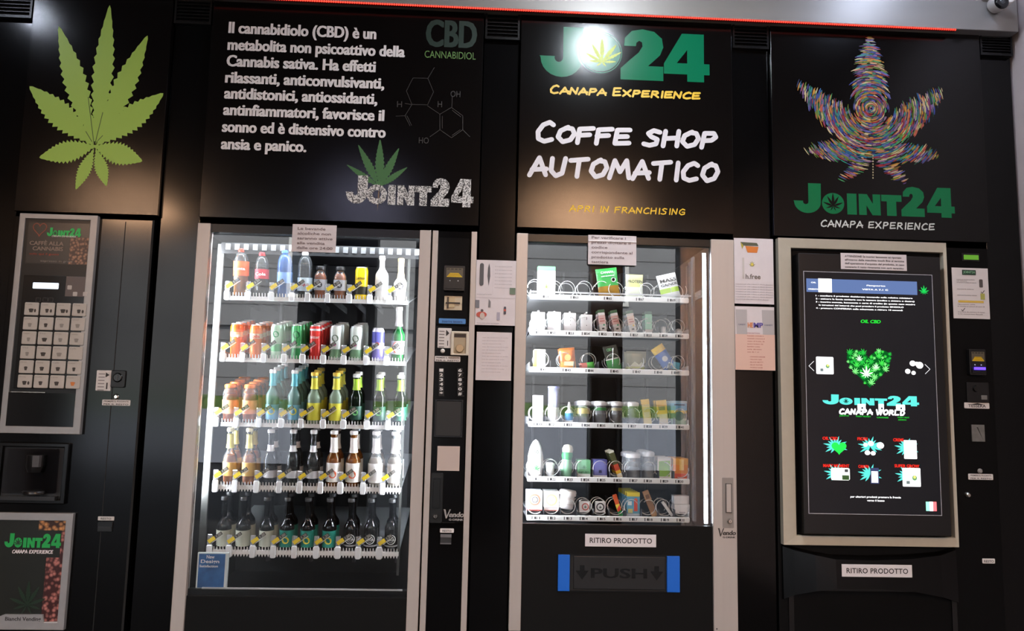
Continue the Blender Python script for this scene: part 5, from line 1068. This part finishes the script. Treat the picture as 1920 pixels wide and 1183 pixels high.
for i, (s_, xa, xb) in enumerate([('1 - scegliere il prodotto desiderato toccando sulla relativa miniatura', 330, 1000), ('2 - attivare la fascia sanitaria con la tessera (codice a sinistra o destra)', 330, 1012), ('3 - inserire moneta, banconota o carta di credito (in questo caso seguire', 330, 1016),
                                  ('le istruzioni del lettore) che puoi prendere il prodotto SINGOLO', 350, 936), ('4 - premere CONFERMA sulla schermata e ritirare 10 secondi', 330, 928)]):
    text(b, s_, g4(xa, 420).x, g4(xb, 420).x, g4(665, 436+i*21.5).z, .0058, e, WE, .03)
link('header_lettering', b, mo)
b = MB(); text(b, 'OIL CBD', g4(622, 0).x, g4(758, 0).x, g4(690, 612).z, .0135, e, GE, .03, shear=.2)
for s_, xa, xb, y_ in [('JOINT24', 443, 513, 205), ('MARY MONEY', 566, 675, 207), ('CANNABIS', 718, 804, 212), ('MARY NUC', 872, 958, 208), ('ARRIVI', 874, 934, 226)]: text(b, s_, g5(xa, 0).x, g5(xb, 0).x, g5(700, y_).z, .006, e, GE, .0)
link('green_lettering', b, mo)
b = MB(); p = g4(1080, 385); leaf(b, p.x, p.z-.008, .023, e, E_((20, 150, 60), .5), SMALL, 0)
# heart filled with small hemp leaves
hc = g4(700, 920); HW = .097
LG1 = [E_((70, 225, 80), .24), E_((45, 200, 70), .22), E_((130, 245, 130), .26)]; rr = random.Random(3)
HP = [(.1*HW/.097*.93*math.sin(j/32*2*PI)**3, .0055*HW/.097*(13*math.cos(j/32*2*PI)-5*math.cos(j/16*2*PI)-2*math.cos(j/32*6*PI)-math.cos(j/8*PI))+.008) for j in range(32)]
def inheart(x, z):
    n_ = False
    for (a0, b0), (a1, b1) in zip(HP, HP[1:]+HP[:1]):
        if (b0 > z) != (b1 > z) and x < (a1-a0)*(z-b0)/(b1-b0)+a0: n_ = not n_
    return n_
b.poly([(hc.x+x_*.98, hc.z+z_*.98) for x_, z_ in HP], e+.0002, E_((12, 95, 35), .2))
cand = []
for i in range(1500):
    x, z = rr.uniform(-HW, HW), rr.uniform(-HW, HW)
    if inheart(x, z):
        sz = rr.choice([.0085, .011, .014]) if len(cand) > 14 else .019
        if all((x-a)**2+(z-c)**2 > ((sz+d)*.62)**2 for a, c, d in cand): cand.append((x, z, sz))
for i, (x, z, sz) in enumerate(cand):
    rot = rr.uniform(-1, 1)*.9; sp_ = [(dx*math.cos(rot)-dz*math.sin(rot), dx*math.sin(rot)+dz*math.cos(rot), w_) for dx, dz, w_ in SMALL]
    leaf(b, hc.x+x, hc.z+z-.003, sz, e-.000004*i, LG1[i % 3], sp_, 0)
leaf(b, hc.x-.012, hc.z-.03, .030, e-.0012, E_((225, 255, 225), .35), SMALL, 0); leaf(b, hc.x+.028, hc.z-.002, .018, e-.0014, E_((190, 255, 190), .32), SMALL, 0); leaf(b, hc.x-.04, hc.z+.03, .017, e-.0016, E_((200, 255, 200), .32), SMALL, 0)
link('heart_picture', b, mo)
b = MB(); a, c = g4(332, 845), g4(455, 968); b.rbox(a.x, c.x, e-.0002, e+.0004, c.z, a.z, WE, .004); p = g4(412, 912); b.disc(p.x, p.z, .008, e-.0006, E_((90, 130, 90), .4)); b.disc(p.x+.001, p.z+.003, .004, e-.0008, E_((230, 220, 90), .5)); p = g4(372, 938); b.box(p.x-.006, p.x+.006, e-.0008, e-.0004, p.z-.005, p.z+.006, E_((90, 100, 100), .4))
for x_, y_, r_2 in [(1002, 892, .0125), (1050, 905, .015), (968, 947, .011), (1008, 958, .009), (1030, 895, .009)]: p = g4(x_, y_); b.disc(p.x, p.z, r_2, e, WE, rz=r_2*.9)
for x_, d_ in ((300, 1), (1105, -1)):
    p = g4(x_, 910 if d_ == 1 else 932); b.stroke([(p.x+.010*d_, p.z+.019), (p.x-.010*d_, p.z), (p.x+.010*d_, p.z-.019)], .0018, e, E_((190, 190, 190), .5))
link('side_pictures', b, mo)
b = MB(); p, q_ = g5(322, 112), g5(1038, 130); logo(b, p.x, q_.x, g5(680, 118).z, e, CYE, None, E_((10, 30, 30), .3), s=.040); link('screen_logo', b, mo)
b = MB(); marker(b, 'CANAPA WORLD', g5(442, 0).x, g5(925, 0).x, g5(680, 186).z, .019, e-.0008, WE, .34)
for x_, y_, w2, h2 in [(612, 132, .0165, .013), (757, 135, .011, .015), (900, 135, .0185, .012)]: p = g5(x_, y_); b.rbox(p.x-w2, p.x+w2, e-.0012, e, p.z-h2, p.z+h2, WE, .003); b.disc(p.x+.002, p.z-.003, .004, e-.0016, E_((30, 40, 50), .3), n=10)
link('white_lettering', b, mo)
for i, (x_, y_) in enumerate([(425, 410), (680, 412), (950, 425), (430, 612), (680, 618), (955, 630)]):
    b = MB(); p = g5(x_-5, y_+5); p0 = g5(x_, y_)
    star = [(math.cos(a_)*1.25*(1 if k_ % 2 else .75), math.sin(a_)*1.0*(1 if k_ % 2 else .8), .20) for k_, a_ in enumerate([PI*j/8*1.0-PI*.25+j*.02 for j in range(13)])]
    leaf(b, p.x, p.z-.002, .041, e, CYE, star, 0, peak=.5)
    u0, u1 = g5([325, 583, 848, 330, 590, 858][i], y_).x, g5([438, 655, 925, 522, 668, 1040][i], y_).x
    zl = g5(x_, [362, 366, 374, 564, 570, 566][i]).z; text(b, ['OIL CBD', 'FIORI', 'CREME', 'MARY MOMENT', 'CANAPA', 'SUPER GROW'][i], u0, u1, zl-.006, .012, e-.0006, RE, .05)
    if i == 0:
        h2 = g5(445, 430); hp = [(h2.x+.0019*16*math.sin(j/24*2*PI)**3, h2.z+.0017*(13*math.cos(j/24*2*PI)-5*math.cos(j/12*2*PI)-2*math.cos(j/8*2*PI)-math.cos(j/6*2*PI))) for j in range(24)]; b.poly(hp, e-.0008, E_((30, 200, 60), .5))
    if i == 1:
        for xx, y2, r2 in [(680, 400, .012), (750, 415, .015), (655, 468, .011), (697, 472, .010), (640, 410, .009)]: p = g5(xx, y2); b.disc(p.x, p.z, r2, e-.0009, WE, rz=r2*.85)
    if i == 2: a, c = g5(922, 375), g5(1022, 515); b.rbox(a.x, c.x, e-.0012, e-.0008, c.z, a.z, WE, .003)
    if i == 3:
        a, c = g5(385, 580), g5(525, 672); b.rbox(a.x, c.x, e-.0012, e-.0008, c.z, a.z, E_((240, 245, 235), .6), .006); a, c = g5(467, 634), g5(520, 670); b.box(a.x, c.x, e-.0014, e-.0012, c.z, a.z, E_((50, 70, 40), .4)); a, c = g5(485, 590), g5(512, 612); b.box(a.x, c.x, e-.0014, e-.0012, c.z, a.z, E_((60, 60, 60), .4))
    if i == 4: a, c = g5(675, 580), g5(742, 698); b.rbox(a.x, c.x, e-.0012, e-.0008, c.z, a.z, E_((50, 55, 85), .4), .003); a, c = g5(683, 605), g5(734, 690); b.box(a.x, c.x, e-.0015, e-.0012, c.z, a.z, WE)
    if i == 5: a, c = g5(912, 580), g5(1050, 720); b.rbox(a.x, c.x, e-.0012, e-.0008, c.z, a.z, WE, .003); p = g5(1003, 655); b.disc(p.x, p.z, .010, e-.0015, E_((90, 130, 90), .4)); b.disc(p.x, p.z+.003, .005, e-.0017, E_((230, 220, 90), .5)); p = g5(955, 688); b.box(p.x-.007, p.x+.007, e-.0015, e-.0012, p.z-.006, p.z+.006, E_((90, 100, 100), .4))
    link('menu_picture', b, mo)
b = MB(); text(b, 'per ulteriori prodotti premere la freccia', g5(508, 0).x, g5(875, 0).x, g5(690, 802).z, .0075, e, WE, .02); text(b, 'verso il basso', g5(628, 0).x, g5(755, 0).x, g5(690, 828).z, .0075, e, WE, .02); link('footer_lettering', b, mo)
b = MB(); a, c = g5(1087, 830), g5(1168, 900); w3 = (c.x-a.x)/3
for k_, col in enumerate([(120, 190, 160), (250, 250, 250), (225, 90, 95)]): b.box(a.x+w3*k_, a.x+w3*(k_+1), e-.0004, e, c.z, a.z, E_(col, .55))
link('flag_picture', b, mo)
# lower kiosk hood with pick-up mouth
up_ = [(1466, 1023), (1484, 1029), (1520, 1037), (1556, 1044), (1628, 1046), (1700, 1044), (1757, 1039), (1791, 1030)]
lo_ = [(1478, 1121), (1498, 1111), (1532, 1103), (1580, 1098), (1676, 1098), (1735, 1104), (1769, 1116), (1790, 1128)]
b = MB(); v = []; f = []
for k_, (u_, l_) in enumerate(zip(up_, lo_)):
    by = -.012-.045*math.sin(PI*k_/7); pu = at(*u_); pl_ = at(u_[0]-1, l_[1]) ; x_ = at(u_[0], 1080).x
    v += [(x_, 0, pu.z+.01), (x_, by, pu.z), (x_, by-.006, pl_.z), (x_, 0, pl_.z-.004)]
for k_ in range(7): 
    for j in range(3): f.append((k_*4+j, (k_+1)*4+j, (k_+1)*4+j+1, k_*4+j+1))
f += [(0, 1, 2, 3), (28, 29, 30, 31)]
b.add(v, f, P((10, 10, 11), .22, spec=.25), False); link('pickup_hood', b, t)
b = MB(); a = at(1476, 1125); c = at(1790, 1182); b.frame(at(1478, 1120).x, at(1792, 1120).x, .20, at(1600, 1098).z, .02, -.006, 0, P((16, 16, 17), .3)); link('pickup_surround', b, t)
b = MB(); sm = at(1498, 1090).x; b.box(sm-.001, sm+.001, -.0275, -.020, at(1498, 1108).z, at(1498, 1034).z, P((3, 3, 3), .8)); link('hood_seam', b, t)
plate(t, (1577.5, 1057.5), (1710, 1082.5), -.060)
# coin side of the kiosk
b = MB(); a, c = at(1806, 478), at(1834, 487.5); b.box(a.x-.008, c.x+.004, -.003, 0, c.z-.006, a.z+.008, P((14, 14, 15), .3)); b.box(a.x, c.x, -.004, -.003, c.z, a.z, emis('green_display', (95, 150, 50), .22)); link('green_display', b, t, 'small lit green display')
validator(t, 1811, 655, 1844, 704, 0, True)
b = MB(); a, c = at(1811, 716), at(1854, 755); b.rbox(a.x, c.x, -.006, 0, c.z, a.z, P((15, 15, 16), .3), .005); ycyl(b, [(.012, -.014), (.014, -.006)], at(1828, 729).x, at(1828, 729).z, P((5, 5, 5), .4), 16); p = at(1838, 741); b.rbox(p.x, p.x+.024, -.008, -.006, p.z-.018, p.z, P((120, 120, 118), .4), .002); link('coin_slot', b, t)
lab('card_label', (1807.5, 754.5), (1855, 766.5), -.002, t, ['TESSERA'], mg=.15, y1=0)
b = MB(); p = at(1832, 757); b.poly([(p.x-.03, p.z-.004), (p.x, p.z+.003), (p.x+.03, p.z-.004)], -.0028, INK); link('arrow_print', b, t)
b = MB(); a, c = at(1820.5, 796), at(1846, 828); b.box(a.x, c.x, -.004, 0, c.z, a.z, mat('steel_plate', (135, 135, 132), .3, .6, grain=.2, gscale=30)); b.poly([(a.x+.02, a.z-.01), (a.x+.026, a.z-.01), (a.x+.046, c.z+.006)], -.0045, P((50, 50, 50))); link('coin_return_plate', b, t)
b = MB(); p = at(1837, 883); ycyl(b, [(.006, -.007), (.0095, -.004), (.010, 0)], p.x, p.z, P((150, 148, 146), .4), 16); link('reject_button', b, t)
lab('coin_label', (1815, 888), (1862, 900), -.002, t, ['PREMERE IL PULSANTE', 'PER IL RESTO'], mg=.08, y1=0)
b = MB(); p = at(1814, 928); ycyl(b, [(.006, -.012), (.0115, -.007), (.0135, 0)], p.x, p.z, CHROME, 20); link('lock', b, t)
lab('change_label', (1841.5, 1047), (1865.5, 1056.5), -.002, t, ['RESTO'], mg=.12, y1=0)
# ================================================================= PAPERS taped to posts and glass
def paper(label, cat_, tl_, br_, Y, lines=(), pics=None, m_=PAPER, curl=.002, name='paper_notice', group=None):
    a, c = at(*tl_, Y), at(*br_, Y); b = MB(); n = 6; v = []; f = []
    for j in (0, 1):
        for i in range(n+1):
            u_ = i/n; v.append((a.x+(c.x-a.x)*u_, Y-curl*math.sin(PI*u_)*(1 if j == 0 else .6), a.z if j == 0 else c.z))
    f = [(i, i+n+1, i+n+2, i+1) for i in range(n)]
    v2 = [(x, y_+.0008, z) for x, y_, z in v]; k_ = len(v)
    b.add(v+v2, f+[tuple(reversed([q_+k_ for q_ in ff])) for ff in f]+[(i, i+1, i+1+k_, i+k_) for i in range(n)]+[(i+n+1, i+n+1+k_, i+n+2+k_, i+n+2) for i in range(n)]+[(0, k_, n+1+k_, n+1), (n, 2*n+1, 2*n+1+k_, n+k_)], m_)
    t_ = thing(name, label, cat_, ((a.x+c.x)/2, Y, c.z), group); link('sheet', b, t_)
    b = MB(); yy_ = Y-curl-.0006; W3 = c.x-a.x; H3 = a.z-c.z
    for s_, u0, u1, vv, hh, col in lines: text(b, s_, a.x+W3*u0, a.x+W3*u1, c.z+H3*(1-vv), hh*H3, yy_, P(col, .6), .02)
    if pics: pics(b, a.x, c.z, W3, H3, yy_)
    if b.v: link('printing', b, t_)
    return t_
GRY = (135, 122, 124); DK = (70, 66, 66)
paper('pink note with bold grey text taped on the drinks machine glass', 'note', (549, 420), (629, 474), -.006,
      [(s_, .12, x1_, .2+i*.175, .1, GRY) for i, (s_, x1_) in enumerate([('Le bevande', .75), ('alcoliche non', .88), ('saranno attive', .92), ('alla vendita', .75), ('dalle ore 24:00', .93)])], curl=.001)
t2 = paper('folded note about product codes taped on the spiral machine glass', 'note', (1103, 440), (1193, 498), -.008,
      [(s_, .07, x1_, .13+i*.165, .09, GRY) for i, (s_, x1_) in enumerate([('Per verificare i', .78), ('prezzi digitare il', .88), ('codice', .4), ('corrispondente al', .92), ('prodotto sulla', .75), ('tastiera', .42)])], curl=.001)
a, c = at(1103, 451, -.009), at(1193, 454, -.009); b = MB(); b.box(a.x, c.x, -.0125, -.0105, c.z-.002, c.z+.003, WHB); link('paper_fold', b, t2)
paper('long white warning strip at the top of the touchscreen monitor', 'note', (1576, 474), (1700.5, 508), -.0635,
      [(s_, .06, x1_, .25+i*.22, .12, DK) for i, (s_, x1_) in enumerate([('ATTENZIONE! Se inserisci banconote vai riportato', .92), ("all'interno della macchina touch fino al termine", .96), ("dell'operazione d'acquisto del prodotto, in caso", .96), ('contrario il resto rimanente non sarà garantito', .95)])], curl=.0006)
def pic1(b, x, z, W3, H3, y):
    D = P((88, 88, 92), .5); b.rbox(x+W3*.09, x+W3*.19, y-.0002, y+.0002, z+H3*.60, z+H3*.95, D, .008); 
    b.poly([(x+W3*.32, z+H3*.60), (x+W3*.355, z+H3*.75), (x+W3*.345, z+H3*.88), (x+W3*.32, z+H3*.95), (x+W3*.295, z+H3*.88), (x+W3*.285, z+H3*.75)], y, D)
    b.box(x+W3*.85, x+W3*.99, y-.0002, y, z+H3*.48, z+H3*.58, P((110, 130, 110), .5)); b.box(x, x+W3*.1, y-.0002, y, z+H3*.26, z+H3*.38, P((120, 122, 128), .5)); b.poly([(x+W3*.32, z+H3*.27), (x+W3*.38, z+H3*.27), (x+W3*.38, z+H3*.36), (x+W3*.33, z+H3*.40)], y, P((120, 120, 122), .5))
    R2 = P((200, 90, 75), .5); b.disc(x+W3*.16, z+H3*.16, W3*.13, y, R2, rz=H3*.045); b.disc(x+W3*.18, z+H3*.14, W3*.06, y-.0003, P((205, 190, 180), .5), rz=H3*.05); b.disc(x+W3*.17, z+H3*.22, W3*.035, y-.0003, P((90, 80, 80), .5))
    b.rbox(x+W3*.71, x+W3*.77, y-.0002, y+.0002, z+H3*.17, z+H3*.29, P((80, 80, 90), .5), .004); b.disc(x+W3*.74, z+H3*.235, W3*.03, y-.0004, R2); b.box(x+W3*.54, x+W3*.62, y-.0002, y, z+H3*.08, z+H3*.2, P((175, 170, 185), .5))
    b.box(x+W3*.01, x+W3*.99, y-.0002, y, z+H3*.418, z+H3*.422, P((190, 182, 184), .5)); b.box(x+W3*.42, x+W3*.423, y-.0002, y, z+H3*.46, z+H3*.98, P((205, 198, 200), .5))
tp1 = paper('landscape sheet with grey vaporiser pictures taped right of the coin column', 'poster', (893.5, 487), (965.5, 611), -.014,
      [('kit di vaporizzazione portatile', .47, .9, .1+.055*i, .012, (180, 172, 174)) for i in range(7)]+[('istruzioni per la ricarica', .03, .4, .535, .012, (160, 152, 154)), ('Penna elettronica con batteria', .05, .6, .975, .012, (160, 152, 154))], pic1)
paper('plain white sheet with faint grey lines below the vaporiser sheet', 'poster', (894, 622), (958, 714), -.004, [('testo del regolamento di vendita', .16, .9-.1*(i % 3), .12+.065*i, .015, (186, 176, 178)) for i in range(12)])
def pic2(b, x, z, W3, H3, y):
    O_ = P((225, 130, 55), .5); b.poly([(x+W3*.28, z+H3*.88), (x+W3*.62, z+H3*.87), (x+W3*.58, z+H3*.78), (x+W3*.34, z+H3*.78)], y, O_); b.poly([(x+W3*.16, z+H3*.94), (x+W3*.58, z+H3*.93), (x+W3*.62, z+H3*.885), (x+W3*.24, z+H3*.885)], y-.0002, P((88, 92, 72), .5))
    b.poly([(x+W3*.16, z+H3*.94), (x+W3*.24, z+H3*.885), (x+W3*.20, z+H3*.83)], y-.0004, P((180, 165, 60), .5)); leaf(b, x+W3*.45, z+H3*.585, W3*.09, y, P((170, 165, 50), .5), SMALL, 0); b.disc(x+W3*.45, z+H3*.6, W3*.03, y-.0006, P((225, 205, 90), .5))
    b.box(x+W3*.2, x+W3*.25, y-.0002, y, z+H3*.38, z+H3*.70, P((205, 198, 192), .5))
paper('white sheet with orange tub drawing and small yellow leaf', 'poster', (1376, 446), (1451.5, 571), -.016,
      [('h.free', .28, .66, .62, .075, (120, 112, 104))]+[('contenitore per erba e tabacco in silicone alimentare', .02, .97-.1*(i == 6), .71+.038*i, .015, (172, 162, 162)) for i in range(7)], pic2)
def pic3(b, x, z, W3, H3, y):
    b.box(x, x+W3, y+.0001, y+.0004, z, z+H3*.56, P((232, 196, 180), .6))
    for u0, u1 in ((.04, .30), (.70, .99)): b.poly([(x+W3*u0, z+H3*.56), (x+W3*u1, z+H3*.56), (x+W3*(u1+.0), z+H3*.95), (x+W3*(u0-.02), z+H3*.95)], y-.0002, P((188, 184, 184), .6)); text(b, 'CANDY', x+W3*(u0+.04), x+W3*(u1-.04), z+H3*.70, H3*.025, y-.0008, P((110, 110, 130), .5), .04)
    text(b, 'HE', x+W3*.32, x+W3*.45, z+H3*.67, H3*.08, y-.0006, P((225, 140, 80), .5), .05); text(b, 'MP', x+W3*.47, x+W3*.70, z+H3*.67, H3*.08, y-.0006, P((105, 95, 175), .5), .05)
paper('sheet with peach lower half and red list below the orange tub sheet', 'poster', (1377.5, 574), (1453.5, 695), -.016,
      [(s_, .30, x1_, .43+.042*i, .018, (178, 95, 85)) for i, (s_, x1_) in enumerate([('DESCRIPTION', .62), ('Cannabis originale in', .72), ('caramelle gommose al', .74), ('gusto di frutta, da', .74), ('tenere lontano dai', .7), ('bambini sotto', .62), ('sole diretto', .66), ('uso da 1 gr', .6)])]+
      [(s_, .34, x1_, .80+.042*i, .018, (178, 95, 85)) for i, (s_, x1_) in enumerate([('- ORANGE DREAM', .74), ('- YELLOW GAS', .66), ('- BLACK BETTY', .70), ('- BLUE WATER', .68), ('- PURPLE HAZE', .68)])], pic3)
def pic4(b, x, z, W3, H3, y):
    b.box(x+W3*.28, x+W3*.66, y-.0002, y, z+H3*.86, z+H3*.96, P((28, 60, 44), .5)); text(b, 'JOINT24', x+W3*.31, x+W3*.63, z+H3*.895, H3*.045, y-.0006, P((130, 180, 140), .5), .03)
    b.rbox(x+W3*.74, x+W3*.84, y-.0002, y+.0002, z+H3*.62, z+H3*.78, P((90, 84, 82), .5), .004); b.box(x+W3*.76, x+W3*.88, y-.0002, y, z+H3*.38, z+H3*.50, P((175, 175, 90), .5)); b.box(x+W3*.14, x+W3*.84, y-.0002, y, z+H3*.315, z+H3*.355, P((225, 190, 80), .5))
    for u_, v_ in ((.78, .53), (.22, .17)): b.stroke([(x+W3*u_, z+H3*v_), (x+W3*(u_+.03), z+H3*(v_-.025)), (x+W3*(u_+.09), z+H3*(v_+.03))], .003, y-.0004, P((80, 76, 76), .5))
paper('white instruction card with ticks and yellow line right of the touchscreen', 'card', (1784, 501.5), (1856.5, 598.5), -.004,
      [(s_, .12, x1_, v_, .018, (120, 112, 112)) for s_, x1_, v_ in [('inserire la tessera sanitaria', .62, .24), ('nel lettore', .4, .27), ('avvicinare il codice al sensore', .66, .30), ('attendere la conferma', .58, .43), ('selezionare il prodotto richiesto', .66, .55), ('Operazione valida', .6, .73), ('la vendita ai minori di anni 18', .86, .77), ('si prega di ritirare il resto', .86, .88), ('e lo scontrino fiscale', .8, .92)]], pic4, P((222, 216, 214), .5), curl=.0008, name='instruction_card')
paper('small cream blank paper stuck above the handle of the coin column', 'note', (820.5, 836), (861, 883), -.008, [], None, P((200, 186, 178), .6), name='paper_note', curl=.0008)
